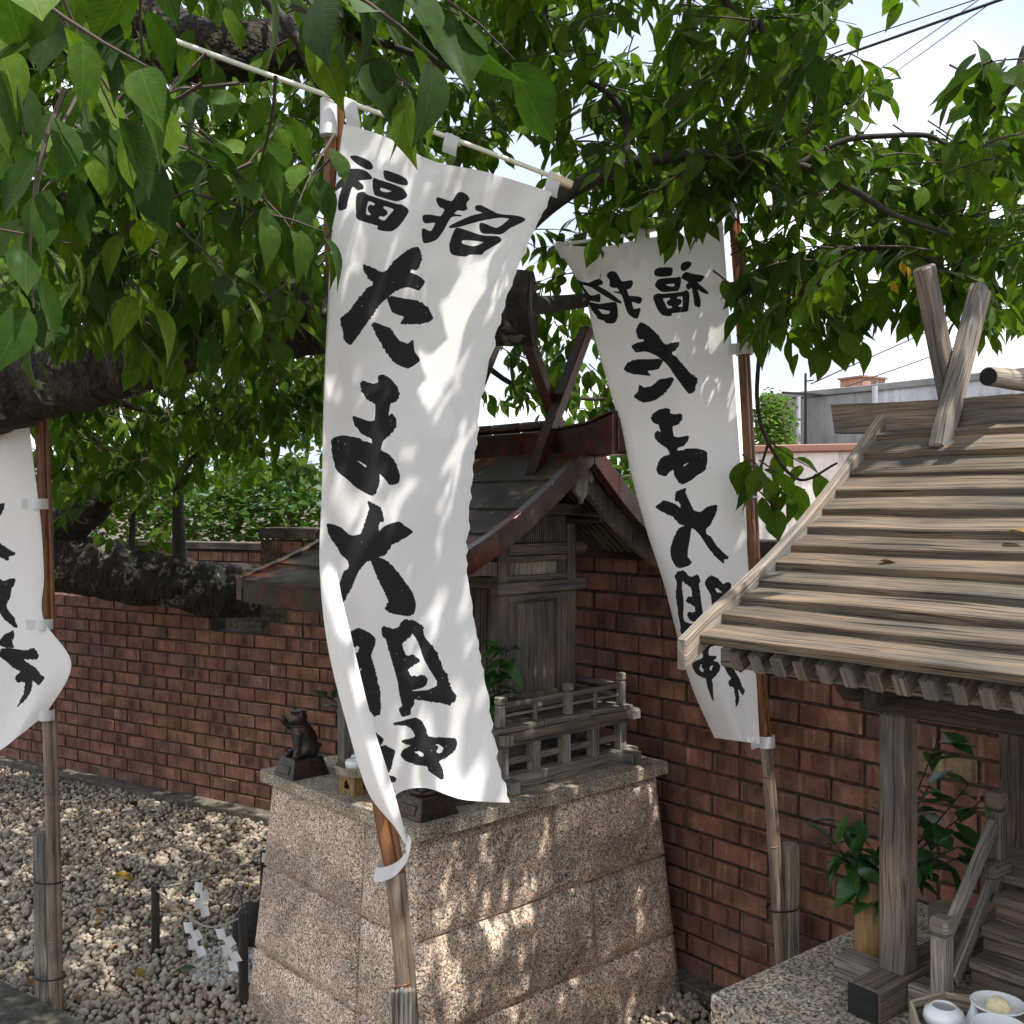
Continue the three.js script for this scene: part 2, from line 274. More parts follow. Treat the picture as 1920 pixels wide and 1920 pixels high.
function brickWall(g, len, top, seed, hidden, coping, paleAt) {
  const r = rng(seed), all = []; const rows = 21;
  for (let c = 0; c < rows; c++) {
    const y = 0.035 + c * (BH + JT) + BH / 2; let x = (c % 2 ? -0.11 : 0);
    while (x < len) {
      let x0 = Math.max(0, x), x1 = Math.min(len, x + BL); x += BL + JT;
      if (x1 - x0 < 0.02) continue; const h = Math.min(top(x0 + 0.01), top(x1 - 0.01)); if (y + BH / 2 > h + 0.002) continue;
      all.push([(x0 + x1) / 2, y, x1 - x0]);
    }
  }
  g.updateMatrixWorld(true);
  const scored = all.map((b) => { const w = V(b[0], b[1], 0).applyMatrix4(g.matrixWorld); if (w.z > -0.3) return { b, s: -1 }; const [px, py] = toPx(w), inside = px > -30 && px < 1950 && py < 1960; return { b, s: inside && !hidden(px, py) ? 1 / -w.z : inside ? 0.001 / -w.z : -1 }; }).sort((p, q) => q.s - p.s);
  const rest = [];
  scored.forEach(({ b, s }, i) => {
    const geo = brickGeo(b[2], r), mat = pick(brickMats, r), dz = -BD / 2 + (r() - 0.5) * 0.003;
    if (i < 300 && s > 0.002) { const m = mesh('brick', geo, paleAt && paleAt(b) ? paleBrick : mat, g); m.position.set(b[0], b[1], dz); m.rotation.set(0, (r() - 0.5) * 0.012, (r() - 0.5) * 0.006); } else { const c = geo.clone(); c.translate(b[0], b[1], dz); rest.push(c); }
  });
  if (rest.length) mesh('bricks', mergeGeometries(rest), brickMats[1], g, true);
}
{
  const g = thing('brick_wall', 'tall red brick wall running behind the copper-roofed shrine', 'wall', TALL.o.toArray(), TALL.turn);
  brickWall(g, TALL.len, () => 1.44, 3, (px, py) => (px > 560 && px < 1235 && py > 1425) || (px > 640 && px < 880) || (px > 930 && px < 1080 && py > 1000 && py < 1400) || px > 1830, null, (b) => { const w = V(b[0], b[1], 0).applyMatrix4(g.matrixWorld), [px, py] = toPx(w); return Math.abs(px - 1757) < 60 && Math.abs(py - 1422) < 26; });
  box('mortar', g, mortar, [TALL.len / 2, 0.71, -0.06], [TALL.len, 1.44, 0.104], { c: 0.001 });
  for (let x = 0; x < TALL.len; x += 0.225) box('coping_brick', g, copingMat, [x + 0.11, 1.466, -0.058], [0.215, 0.055, 0.15], { c: 0.004 });
}
{
  const g = thing('low_brick_wall', 'red brick wall under the lichened trunk, notched where the trunk crosses it', 'wall', [WL[0], 0, -WL[1]], LOWT);
  const top = (x) => (x > LOWD - 0.8 ? 1.44 : x > LOWD - 1.16 ? 0.96 : 1.095);
  brickWall(g, LOWD - 0.015, top, 9, (px) => px < -20);
  box('mortar', g, mortar, [(LOWD - 1.16) / 2, 0.535, -0.06], [LOWD - 1.16, 1.07, 0.104], { c: 0.001 });
  box('mortar', g, mortar, [LOWD - 0.98, 0.47, -0.06], [0.36, 0.94, 0.104], { c: 0.001 });
  box('mortar', g, mortar, [LOWD - 0.405, 0.71, -0.06], [0.79, 1.44, 0.104], { c: 0.001 });
  for (let x = LOWD - 0.8; x < LOWD - 0.2; x += 0.2) box('coping_brick', g, copingMat, [x + 0.1, 1.466, -0.058], [0.195, 0.055, 0.15], { c: 0.004 });
}
{ // stretch of wall farther back, seen through the gap above the trunk
  const a = P(262, 1020, 7.4), b = P(615, 1028, 6.7), d = b.clone().sub(a), L = Math.hypot(d.x, d.z), g = thing('back_brick_wall', 'dim stretch of brick wall seen above the lichened trunk', 'wall', [a.x, 0, a.z], -Math.atan2(d.z, d.x) );
  const H = 1.30; box('mortar', g, mortar, [L / 2, H / 2, -0.06], [L, H, 0.1], { c: 0.001 });
  const r = rng(4); for (let c = 13; c < 18; c++) for (let x = c % 2 ? 0.11 : 0; x + BL < L; x += 0.22) { const m = mesh('brick', pick(fullBricks, r), pick(brickMats, r), g); m.position.set(x + 0.105, 0.035 + c * 0.07 + 0.03, -0.05); }
  box('coping', g, copingMat, [L / 2, H + 0.03, -0.06], [L, 0.05, 0.16], { c: 0.004 });
}

// ---------------------------------------------------------------- granite pedestal of the copper-roofed shrine
const SH = { o: [-0.25, 0, -2.645], turn: 42.5 * Math.PI / 180, P: 1.035, Q: 0.815, top: 0.767 };
const shLocal = new THREE.Matrix4().makeRotationY(SH.turn).setPosition(...SH.o), shInv = shLocal.clone().invert();
function rockGeo(w, h, d, seed, amp) {
  const n = (v) => Math.max(2, Math.round(v / 0.016)), g = new THREE.BoxGeometry(w, h, d, n(w), n(h), n(d)), p = g.attributes.position, nm = g.attributes.normal, uv = g.attributes.uv;
  for (let i = 0; i < p.count; i++) {
    const v = [p.getX(i), p.getY(i), p.getZ(i)], N = [nm.getX(i), nm.getY(i), nm.getZ(i)], s = [w / 2, h / 2, d / 2];
    let e = 9; for (let k = 0; k < 3; k++) if (Math.abs(N[k]) < 0.5) e = Math.min(e, s[k] - Math.abs(v[k]));
    const ridge = Math.abs(fbm(v[0] * 7 + seed, v[1] * 9 + v[2] * 7, v[2] * 7 + seed * 3, 3) - 0.5) * 2;
    const q = amp * sstep(0, 0.03, e) * (0.35 + 1.1 * fbm(v[0] * 6 + seed * 5, v[1] * 6, v[2] * 6, 5) - 0.7 * ridge);
    p.setXYZ(i, v[0] + N[0] * q, v[1] + N[1] * q, v[2] + N[2] * q);
    const a = Math.abs(N[0]) > 0.5 ? v[2] : v[0], b = Math.abs(N[1]) > 0.5 ? v[2] : v[1]; uv.setXY(i, a + seed * 0.3, b + seed * 0.17);
  }
  g.computeVertexNormals(); return g;
}
{
  const g = thing('granite_pedestal', 'tapered pink granite pedestal of rough-faced blocks under the copper-roofed shrine', 'pedestal', SH.o, SH.turn);
  const flare = (geo, cx, cy, cz) => {           // push a block out with depth below the cap: the sides batter outwards
    const p = geo.attributes.position; for (let i = 0; i < p.count; i++) { let x = p.getX(i) + cx, y = p.getY(i) + cy, z = p.getZ(i) + cz; const k = 1 + 0.15 * clamp((0.73 - y) / 0.73); p.setXYZ(i, SH.P / 2 + (x - SH.P / 2) * (1 + (k - 1) * 0.85), y, -SH.Q / 2 + (z + SH.Q / 2) * k); }
    geo.computeVertexNormals(); return geo;
  };
  const t = SH.top, courses = [[0.462, 0.727, [0.52]], [0.205, 0.459, [0.66]], [-0.02, 0.202, [0.36]]], in_ = 0.030, j = 0.003;
  courses.forEach(([y0, y1, cut], c) => {
    const xs = [in_, in_ + (SH.P - 2 * in_) * cut[0], SH.P - in_];
    for (let i = 0; i < 2; i++) { const w = xs[i + 1] - xs[i] - 2 * j; mesh('stone_block', flare(rockGeo(w, y1 - y0 - 2 * j, 0.24, c * 3 + i + 1.3, c === 0 && i === 0 ? 0.016 : 0.024), xs[i] + j + w / 2, (y0 + y1) / 2, -in_ - 0.12), M.granite, g); }
    const zl = SH.Q - in_ - (in_ + 0.24), zc = -(in_ + 0.24) - zl / 2;
    for (const x of [in_ + 0.12, SH.P - in_ - 0.12]) mesh('stone_block', flare(rockGeo(0.24, y1 - y0 - 2 * j, zl - 2 * j, c * 7 + x * 3, 0.02), x, (y0 + y1) / 2, zc), M.granite, g);
  });
  box('core', g, M.granite, [SH.P / 2, 0.36, -SH.Q / 2], [0.5, 0.7, 0.3]);
  const th = 0.04, xc = 0.545;
  box('cap_slab', g, M.capstone, [xc / 2, t - th / 2, -SH.Q / 2], [xc - 0.001, th, SH.Q], { c: 0.003, grain: -1 });
  box('cap_slab', g, M.capstone, [(xc + SH.P) / 2, t - th / 2, -SH.Q / 2], [SH.P - xc - 0.001, th, SH.Q - 0.002], { c: 0.003, grain: -1 });
}

// ---------------------------------------------------------------- copper-roofed shrine (front faces local -x, gable local +z)
const copperTex = tex(512, 512, (u, v) => { const a = tf(u, v, 4, 4, 7, 4), b = tf(u, v, 14, 9, 9, 3), c = tf(u, v, 60, 60, 12, 2), red = sstep(0.45, 0.7, a), g = 0.46 + 0.22 * (b - 0.5) + 0.10 * (c - 0.5); return [g * mix(0.85, 1.15, red), g * mix(0.92, 0.84, red), g * mix(0.92, 0.74, red)]; });
copperTex.repeat.set(2.6, 2.6);
const copperRough = tex(256, 256, (u, v) => { const g = 0.5 + 0.5 * (tf(u, v, 6, 6, 70, 4) - 0.5); return [g, g, g]; }, false);
const C = {
  sheet: phys({ color: lin(0.24, 0.155, 0.095), map: copperTex, metalness: 0.0, specularIntensity: 0.3, roughness: 0.9, roughnessMap: copperRough }),
  fascia: std({ color: lin(0.46, 0.24, 0.185), map: copperTex, metalness: 0.45, roughness: 0.5, roughnessMap: copperRough }),
  ridge: std({ color: lin(0.30, 0.135, 0.10), map: copperTex, metalness: 0.4, roughness: 0.5, roughnessMap: copperRough }),
};
{
  const g = thing('copper_roofed_shrine', 'small weathered wooden shrine with a curved brown copper roof on the granite pedestal', 'shrine', SH.o, SH.turn);
  const T = SH.top, AX = 0.68, AY = 1.792, zN = -0.02, zF = -0.775;
  // roof profile (x, y): long front slope, short back slope
  const frontY = (x) => { const t = clamp((AX - x) / (AX + 0.09)); return mix(AY, 1.372, t) - 0.062 * Math.sin(Math.PI * t) * (1 - 0.2 * t); };
  const backY = (x) => { const t = clamp((x - AX) / 0.44); return mix(AY, 1.47, t) - 0.03 * Math.sin(Math.PI * t); };
  const roofPanel = (x0, x1, f, lift) => { const s = new THREE.Shape(), n = 5, up = [], dn = []; for (let i = 0; i <= n; i++) { const x = mix(x0, x1, i / n); up.push([x, f(x) + lift(i / n)]); dn.push([x, f(x) - 0.022]); } const pts = [...up, ...dn.reverse()]; return pts; };
  const panels = (f, edges) => { for (let i = 0; i + 1 < edges.length; i++) { const pts = roofPanel(edges[i], edges[i + 1], f, (t) => (Math.abs(edges[i + 1] - AX) > Math.abs(edges[i] - AX) ? t : 1 - t) * 0.006); const geo = extrude(pts, zN - zF - 0.012, 0); geo.translate(0, 0, zF + 0.006); mesh('roof_sheet', geo, C.sheet, g); } };
  panels(frontY, [AX, 0.53, 0.405, 0.285, 0.165, 0.04, -0.09]); panels(backY, [AX, 0.79, 0.90, 1.01, 1.12]);
  // copper-clad bargeboards on both gables, in short lengths with seams
  for (const [z, lab] of [[zN, 1], [zF, 0]]) {
    const strip = (f, x0, x1, n) => { for (let i = 0; i < n; i++) { const a = mix(x0, x1, (i + 0.012) / n), b = mix(x0, x1, (i + 0.988) / n), pts = []; for (let k = 0; k <= 4; k++) { const x = mix(a, b, k / 4); pts.push([x, f(x) + 0.010]); } for (let k = 4; k >= 0; k--) { const x = mix(a, b, k / 4); pts.push([x, f(x) - 0.058]); } const geo = extrude(pts, 0.03, 0.0015); geo.translate(0, 0, lab ? z - 0.012 : z - 0.02); mesh('bargeboard', geo, C.fascia, g); } };
    strip(frontY, AX - 0.002, -0.09, 8); strip(backY, AX + 0.002, 1.12, 4);
    // wooden bargeboard under the copper
    const zz = lab ? z - 0.085 : z + 0.06;
    const w2 = (f, x0, x1) => { const pts = []; for (let k = 0; k <= 8; k++) { const x = mix(x0, x1, k / 8); pts.push([x, f(x) - 0.024]); } for (let k = 8; k >= 0; k--) { const x = mix(x0, x1, k / 8); pts.push([x, f(x) - 0.092]); } const geo = extrude(pts, 0.022, 0.0015); geo.translate(0, 0, zz); mesh('inner_bargeboard', geo, W.brown[2], g); };
    w2(frontY, AX, -0.04); w2(backY, AX, 1.085);
  }
  // eaves fascia along the front and back edges
  box('eaves_board', g, C.sheet, [-0.086, 1.338, (zN + zF) / 2], [0.012, 0.062, zN - zF - 0.05]);
  box('eaves_board', g, C.sheet, [1.113, 1.44, (zN + zF) / 2], [0.012, 0.05, zN - zF - 0.05]);
  // rafters under both slopes
  for (let i = 0; i < 18; i++) { const z = mix(zN - 0.13, zF + 0.1, i / 17); bar('rafter', g, W.brown[1], [AX + 0.03, backY(AX + 0.03) - 0.036, z], [1.09, backY(1.09) - 0.036, z], 0.014, 0.02); if (i % 2 === 0) bar('rafter', g, W.brown[1], [0.52, frontY(0.52) - 0.036, z], [-0.06, frontY(-0.06) - 0.036, z], 0.014, 0.02); }
  // ridge: box with a rising end, roll caps, crossed finials, gable pendant
  { const pts = [[0.1, 1.758 - AY], [0.1, 1.872 - AY], [0.0, 1.846 - AY], [-0.12, 1.835 - AY], [-0.68, 1.835 - AY], [-0.78, 1.846 - AY], [-0.86, 1.866 - AY], [-0.86, 1.77 - AY], [-0.7, 1.775 - AY], [0, 1.755 - AY]].map(([z, y]) => [-z, y + AY]);
    const geo = extrude(pts, 0.062, 0.003); geo.rotateY(Math.PI / 2); geo.translate(AX - 0.031, 0, 0); const m = mesh('ridge_box', geo, C.ridge, g);
    box('ridge_end', m, C.fascia, [AX, 1.814, 0.104], [0.03, 0.098, 0.01]);
    const cap = [[0.104, 1.880], [0.0, 1.852], [-0.12, 1.841]]; for (let i = 0; i < 2; i++) bar('ridge_cover', m, C.ridge, [AX, cap[i][1], cap[i][0]], [AX, cap[i + 1][1], cap[i + 1][0]], 0.086, 0.008); }
  for (const z of [-0.26, -0.40, -0.54]) { const geo = tubeGeo([[V(AX, 1.858, z + 0.062), 0.017], [V(AX, 1.858, z - 0.062), 0.017]], { rad: 14, seg: 1 }); mesh('ridge_roll', geo, C.ridge, g); }
  for (const z of [-0.172, -0.62]) for (const s of [1, -1]) bar('crossed_finial', g, C.ridge, [AX - 0.118 * s, 1.69, z + 0.019 * s], [AX + 0.128 * s, 2.175, z + 0.019 * s], 0.03, 0.042, { up: [0, 0, 1] });
  { const pts = [[-0.03, 0.09], [0.03, 0.09], [0.052, 0.05], [0.058, 0.032], [0.046, 0.02], [0.034, 0.03], [0.026, 0.018], [0.034, 0.002], [0.03, -0.014], [0.012, -0.03], [0, -0.05], [-0.012, -0.03], [-0.03, -0.014], [-0.034, 0.002], [-0.026, 0.018], [-0.034, 0.03], [-0.046, 0.02], [-0.058, 0.032], [-0.052, 0.05]]; const geo = extrude(pts.map(([x, y]) => [x * 0.9, y * 0.9]), 0.012, 0.0015); geo.translate(AX, 1.655, zN - 0.045); mesh('gable_pendant', geo, W.grey[2], g); }
  // body: x 0.51..0.86, z -0.25..-0.55
  const b0 = 0.512, b1 = 0.858, n0 = -0.25, n1 = -0.55, fl = 0.955;
  for (const [x, z] of [[b0 + 0.02, n0 - 0.02], [b1 - 0.02, n0 - 0.02], [b0 + 0.02, n1 + 0.02], [b1 - 0.02, n1 + 0.02]]) box('corner_post', g, W.brown[0], [x, (fl + 1.545) / 2, z], [0.04, 1.545 - fl, 0.04], { grain: 1 });
  for (const z of [n0 - 0.016, n1 + 0.016]) {
    const s = z > -0.4 ? 1 : -1, mid = (b0 + b1) / 2, w = b1 - b0 - 0.08;
    box('sill_board', g, W.brown[0], [mid, fl + 0.025, z], [w, 0.05, 0.03]);
    box('frame_stile', g, W.brown[0], [b0 + 0.062, 1.155, z + 0.002 * s], [0.044, 0.33, 0.026], { grain: 1 });
    box('frame_stile', g, W.brown[0], [b1 - 0.062, 1.155, z + 0.002 * s], [0.044, 0.33, 0.026], { grain: 1 });
    box('frame_rail', g, W.brown[2], [mid, 1.312, z + 0.003 * s], [w - 0.002, 0.026, 0.026]);
    box('wall_panel', g, W.brown[2], [mid, 1.155, z - 0.010 * s], [w - 0.06, 0.32, 0.012], { grain: 1 });
    box('tie_beam', g, W.brown[2], [mid + 0.01, 1.344, z + 0.012 * s], [b1 - b0 + 0.05, 0.036, 0.034]);
    box('frame_rail', g, W.brown[0], [mid, 1.372, z + 0.001 * s], [w, 0.018, 0.024]); box('frame_rail', g, W.brown[0], [mid, 1.434, z + 0.001 * s], [w, 0.018, 0.024]);
    box('frame_stile', g, W.brown[0], [b0 + 0.058, 1.403, z + 0.001 * s], [0.03, 0.044, 0.023], { grain: 1 }); box('frame_stile', g, W.brown[0], [b1 - 0.058, 1.403, z + 0.001 * s], [0.03, 0.044, 0.023], { grain: 1 });
    box('frieze_panel', g, W.pale, [mid, 1.403, z - 0.008 * s], [w - 0.05, 0.046, 0.008], { grain: 1 });
    box('tie_beam', g, W.brown[0], [mid, 1.464, z + 0.006 * s], [b1 - b0 - 0.08, 0.036, 0.03]);
    for (let i = 0; i < 26; i++) box('lattice_slat', g, W.brown[2], [mix(b0 + 0.046, b1 - 0.046, i / 25), 1.528, z + 0.004 * s], [0.0045, 0.086, 0.008], { c: 0.0005 });
    box('lattice_back', g, W.brown[1], [mid, 1.528, z - 0.016 * s], [w, 0.09, 0.006]);
    box('gable_beam', g, W.brown[0], [mid - 0.01, 1.592, z + 0.012 * s], [0.40, 0.036, 0.03]);
    box('king_post', g, W.brown[1], [AX, 1.645, z], [0.032, 0.07, 0.028], { grain: 1 });
    box('beam_nose', g, W.brown[0], [b1 + 0.035, 1.464, z - 0.004 * s], [0.07, 0.04, 0.032], { c: 0.012 });
    bar('eave_purlin', g, W.brown[0], [b1 - 0.02, 1.565, zN - 0.09], [b1 - 0.02, 1.565, zF + 0.08], 0.03, 0.034);
  }
  box('back_wall', g, W.brown[1], [b1 - 0.03, 1.26, -0.4], [0.012, 0.56, 0.26], { grain: 1 });
  // front: recessed doors of vertical boards and bars, a curved tie beam to the porch posts
  for (let i = 0; i < 7; i++) box('door_board', g, W.brown[1], [b0 + 0.018, 1.16, mix(n0 - 0.055, n1 + 0.055, i / 6)], [0.012, 0.36, 0.026], { grain: 1 });
  box('door_back', g, W.brown[1], [b0 + 0.032, 1.26, -0.4], [0.008, 0.55, 0.25]);
  box('tie_beam', g, W.brown[0], [b0 + 0.016, 1.36, -0.4], [0.036, 0.036, 0.255]);
  for (const z of [n0 - 0.02, n1 + 0.02]) {
    const pts = []; for (let k = 0; k <= 10; k++) { const t = k / 10; pts.push([mix(b0 - 0.002, 0.155, t), 1.425 + 0.045 * Math.sin(Math.PI * t) - 0.10 * t]); } for (let k = 10; k >= 0; k--) { const t = k / 10; pts.push([mix(b0 - 0.002, 0.155, t), 1.385 + 0.045 * Math.sin(Math.PI * t) - 0.11 * t]); }
    const geo = extrude(pts, 0.026, 0.0015); geo.translate(0, 0, z - 0.013); mesh('curved_tie_beam', geo, W.brown[2], g);
    box('porch_post', g, W.grey[1], [0.135, (T + 1.32) / 2, z], [0.036, 1.32 - T, 0.036], { grain: 1 });
    box('bearing_block', g, W.brown[0], [0.135, 1.335, z], [0.06, 0.03, 0.05]);
  }
  bar('eave_purlin', g, W.brown[0], [0.135, 1.362, zN - 0.09], [0.135, 1.362, zF + 0.08], 0.03, 0.034);
  // veranda: ground frame, short posts, deck, railing along the near side, the back and the far side
  const x0 = 0.375, x1 = 0.925, zv = -0.105, zw = -0.69;
  for (const z of [zv, zw]) {
    const s = z > -0.4 ? 1 : -1;
    bar('ground_beam', g, W.grey[0], [x0 - 0.05, T + 0.022, z], [x1 + 0.055, T + 0.022, z], 0.046, 0.042);
    for (const t of [0, 0.25, 0.5, 0.75, 1]) box('veranda_post', g, W.grey[2], [mix(x0 + 0.02, x1 - 0.01, t), T + 0.086, z], [0.03, 0.092, 0.03], { grain: 1 });
    bar('lower_rail', g, W.grey[0], [x0, T + 0.082, z - 0.004 * s], [x1, T + 0.082, z - 0.004 * s], 0.010, 0.02);
    bar('upper_rail', g, W.grey[1], [x0 - 0.02, T + 0.140, z + 0.003 * s], [x1 + 0.02, T + 0.140, z + 0.003 * s], 0.026, 0.02);
    bar('edge_beam', g, W.brown[0], [x0 - 0.045, T + 0.160, z + 0.012 * s], [x1 + 0.05, T + 0.160, z + 0.012 * s], 0.042, 0.026);
    for (let i = 0; i < 3; i++) bar('deck_edge', g, W.grey[1], [mix(x0 - 0.03, x1 + 0.03, (i + 0.01) / 3), T + 0.180 + 0.002 * i, z - 0.002 * s], [mix(x0 - 0.03, x1 + 0.03, (i + 0.99) / 3), T + 0.181 - 0.002 * i, z - 0.002 * s], 0.05, 0.015);
    for (const [x, h] of [[x0 + 0.012, 0.062], [(x0 + x1) / 2 + 0.02, 0.068], [x1 - 0.008, 0.074]]) {
      const p = box('railing_post', g, W.grey[2], [x, T + 0.189 + h / 2, z], [0.024, h, 0.024], { grain: 1 });
      box('post_cap', p, W.grey[2], [0, h / 2 + 0.016, 0], [0.027, 0.024, 0.027], { c: 0.004 }); box('post_neck', p, W.grey[1], [0, h / 2 + 0.002, 0], [0.02, 0.008, 0.02], { c: 0.001 });
    }
    const xm = (x0 + x1) / 2 + 0.02; for (const [a, b] of [[x0 + 0.025, xm - 0.013], [xm + 0.013, x1 - 0.022]]) { bar('hand_rail', g, W.grey[1], [a, T + 0.250, z], [b, T + 0.251, z], 0.010, 0.014); bar('middle_rail', g, W.grey[0], [a, T + 0.219, z], [b, T + 0.220, z], 0.008, 0.009); box('baluster', g, W.grey[1], [(a + b) / 2, T + 0.217, z], [0.015, 0.052, 0.0105], { grain: 1 }); }
  }
  bar('ground_beam', g, W.grey[1], [x1 + 0.005, T + 0.020, zv + 0.06], [x1 + 0.005, T + 0.020, zw - 0.06], 0.044, 0.038);
  bar('ground_beam', g, W.grey[1], [x0 + 0.02, T + 0.020, zv + 0.06], [x0 + 0.02, T + 0.020, zw - 0.06], 0.044, 0.038);
  bar('edge_beam', g, W.grey[0], [x1 + 0.008, T + 0.159, zv + 0.055], [x1 + 0.008, T + 0.159, zw - 0.055], 0.04, 0.028);
  bar('edge_beam', g, W.grey[0], [x0 + 0.0, T + 0.159, zv + 0.055], [x0 + 0.0, T + 0.159, zw - 0.055], 0.04, 0.028);
  for (let i = 0; i < 5; i++) bar('deck_board', g, W.grey[1], [x0 + 0.02, T + 0.181, mix(zv - 0.06, n0 + 0.04, i / 4) - 0.0], [x1 - 0.01, T + 0.181, mix(zv - 0.06, n0 + 0.04, i / 4)], 0.024, 0.012);
  box('deck_board', g, W.grey[1], [0.92, T + 0.179, -0.4], [0.09, 0.012, 0.55]); box('floor', g, W.brown[1], [0.66, T + 0.178, -0.4], [0.40, 0.014, 0.31]);
  for (const h of [0.250, 0.219]) bar('hand_rail', g, W.grey[1], [x1 - 0.008, T + h, zv - 0.013], [x1 - 0.008, T + h, zw + 0.013], 0.011, 0.015);
  for (const x of [0.54, 0.68, 0.83]) for (const z of [n0 - 0.02, n1 + 0.02]) box('under_post', g, W.grey[1], [x, T + 0.085, z], [0.04, 0.17, 0.04], { grain: 1 });
  for (let i = 0; i < 4; i++) box('stair_tread', g, W.grey[i % 3], [0.35 - i * 0.045, T + 0.185 - i * 0.05, -0.4], [0.06, 0.014, 0.26]);
  for (const z of [-0.275, -0.525]) bar('stair_string', g, W.grey[1], [0.37, T + 0.19, z], [0.19, T + 0.02, z], 0.014, 0.03);
}

// ---------------------------------------------------------------- plank-roofed shrine on its granite slab (front faces local +z)
const PV = { o: [0.3675, 0, -1.90], turn: -51 * Math.PI / 180, top: 0.694 };
const pvLocal = new THREE.Matrix4().makeRotationY(PV.turn).setPosition(...PV.o);
{
  const g = thing('granite_plinth', 'polished speckled granite slab carrying the plank-roofed shrine', 'plinth', PV.o, PV.turn);
  box('top_slab', g, M.slab, [0.62, PV.top - 0.045, -0.36], [1.24, 0.09, 0.72], { c: 0.004, grain: -1 });
  for (const x of [0.34, 0.92]) for (const y of [0.147, 0.447]) { const m = mesh('stone_block', rockGeo(0.57, 0.296, 0.62, x * 9 + y, 0.012), M.granite, g); m.position.set(x, y, -0.36); }
}
{
  const g = thing('plank_roofed_shrine', 'small open wooden shrine roofed with sun-bleached overlapping planks', 'shrine', PV.o, PV.turn);
  const T = PV.top, RZ = -0.552, RY = 1.767, xa = 0.035, xb = 1.075, r = rng(21);
  const sl = (z) => { const t = clamp((0.065 - z) / 0.617, -0.1, 1); return 1.346 + 0.421 * t - 0.034 * Math.sin(Math.PI * clamp(t)); };
  const bk = (z) => { const t = clamp((RZ - z) / 0.40); return mix(RY, 1.50, t) - 0.02 * Math.sin(Math.PI * t); };
  const planks = (f, zs, dir) => { for (let i = 0; i + 1 < zs.length; i++) {
    const zl = zs[i], zu = zs[i + 1] - 0.018 * dir, yl = f(zl) + 0.012, yu = f(clamp(zu, -9, 9)) - 0.009, n = 26;
    // a sawn plank with a slightly uneven lower edge and a little twist
    const L = xb - xa - 0.01 * r(), th = 0.017, ph = r() * 9, d = V(0, yu - yl, zu - zl), w = d.length(); d.normalize(); const nrm = V(0, Math.abs(d.z), d.y * -Math.sign(d.z)).normalize();
    const pos = [], uv = [], idx = [], o1 = r(), o2 = r();
    const sec = [[0, 0], [0, th * 0.9], [0.003, th], [w - 0.002, th], [w, th * 0.8], [w, 0]];
    for (let k = 0; k <= n; k++) { const x = xa + L * k / n, wob = 0.004 * (noise3(x * 7 + ph, i, 3) - 0.5) , lift = 0.005 * (noise3(x * 3 + ph, i, 8) - 0.5); sec.forEach(([a, b], q) => { const aa = a + (a < 0.01 ? wob : 0); pos.push(x, yl + d.y * aa + nrm.y * (b + lift), zl + d.z * aa + nrm.z * (b + lift)); uv.push(aa + b + o1 + q * 0.003, x + o2); }); }
    for (let k = 0; k < n; k++) for (let q = 0; q < 6; q++) { const a = k * 6 + q, b = k * 6 + (q + 1) % 6; idx.push(a, a + 6, b, b, a + 6, b + 6); }
    for (const k of [0, n]) { for (let q = 1; q < 5; q++) idx.push(k * 6, k * 6 + q, k * 6 + q + 1); }
    let ge = new THREE.BufferGeometry(); ge.setIndex(idx); ge.setAttribute('position', new THREE.Float32BufferAttribute(pos, 3)); ge.setAttribute('uv', new THREE.Float32BufferAttribute(uv, 2)); ge = ge.toNonIndexed(); ge.computeVertexNormals();
    mesh('roof_plank', ge, W.roof[i % 4], g);
  } };
  const zs = []; for (let i = 0; i <= 12; i++) zs.push(mix(0.068, RZ, Math.pow(i / 12, 0.93))); planks(sl, zs, 1);
  const zb = []; for (let i = 0; i <= 7; i++) zb.push(mix(RZ - 0.40, RZ, i / 7)); planks(bk, zb, -1);
  // rake boards at both ends
  for (const x of [xa - 0.018, xb]) { const rake = (f, z0, z1) => { const pts = []; for (let k = 0; k <= 9; k++) { const z = mix(z0, z1, k / 9); pts.push([-z, f(z) + 0.044]); } for (let k = 9; k >= 0; k--) { const z = mix(z0, z1, k / 9); pts.push([-z, f(z) - 0.004]); } const geo = extrude(pts, 0.015, 0.003); geo.rotateY(Math.PI / 2); geo.translate(x, 0, 0); const uv = geo.attributes.uv, p = geo.attributes.position; for (let i = 0; i < uv.count; i++) uv.setXY(i, p.getY(i) - sl(p.getZ(i)) + p.getX(i), p.getZ(i)); mesh('rake_board', geo, W.grey[2], g); }; rake(sl, 0.105, RZ + 0.002); rake(bk, RZ - 0.002, RZ - 0.42); }
  // ridge board with upswept ends, crossed finials, ridge log
  { const pts = []; for (let k = 0; k <= 12; k++) { const x = mix(-0.10, 1.21, k / 12), e = Math.pow(Math.abs(k / 6 - 1), 4); pts.push([x, 1.818 + 0.012 * e]); } for (let k = 12; k >= 0; k--) { const x = mix(-0.09, 1.20, k / 12), e = Math.pow(Math.abs(k / 6 - 1), 4); pts.push([x, 1.757 + 0.010 * e]); } const geo = extrude(pts, 0.03, 0.002); geo.translate(0, 0, RZ - 0.015); const uv = geo.attributes.uv, p = geo.attributes.position; for (let i = 0; i < uv.count; i++) uv.setXY(i, p.getY(i) + p.getZ(i), p.getX(i)); mesh('ridge_board', geo, W.brown[2], g); }
  for (const x of [0.181, 0.93]) { bar('crossed_finial', g, W.grey[2], [x + 0.012, 1.712, RZ + 0.085], [x + 0.012, 2.06, RZ - 0.085], 0.03, 0.046, { c: 0.004 }); bar('crossed_finial', g, W.brown[2], [x - 0.021, 1.70, RZ - 0.07], [x - 0.021, 2.085, RZ + 0.085], 0.03, 0.046, { c: 0.004 }); }
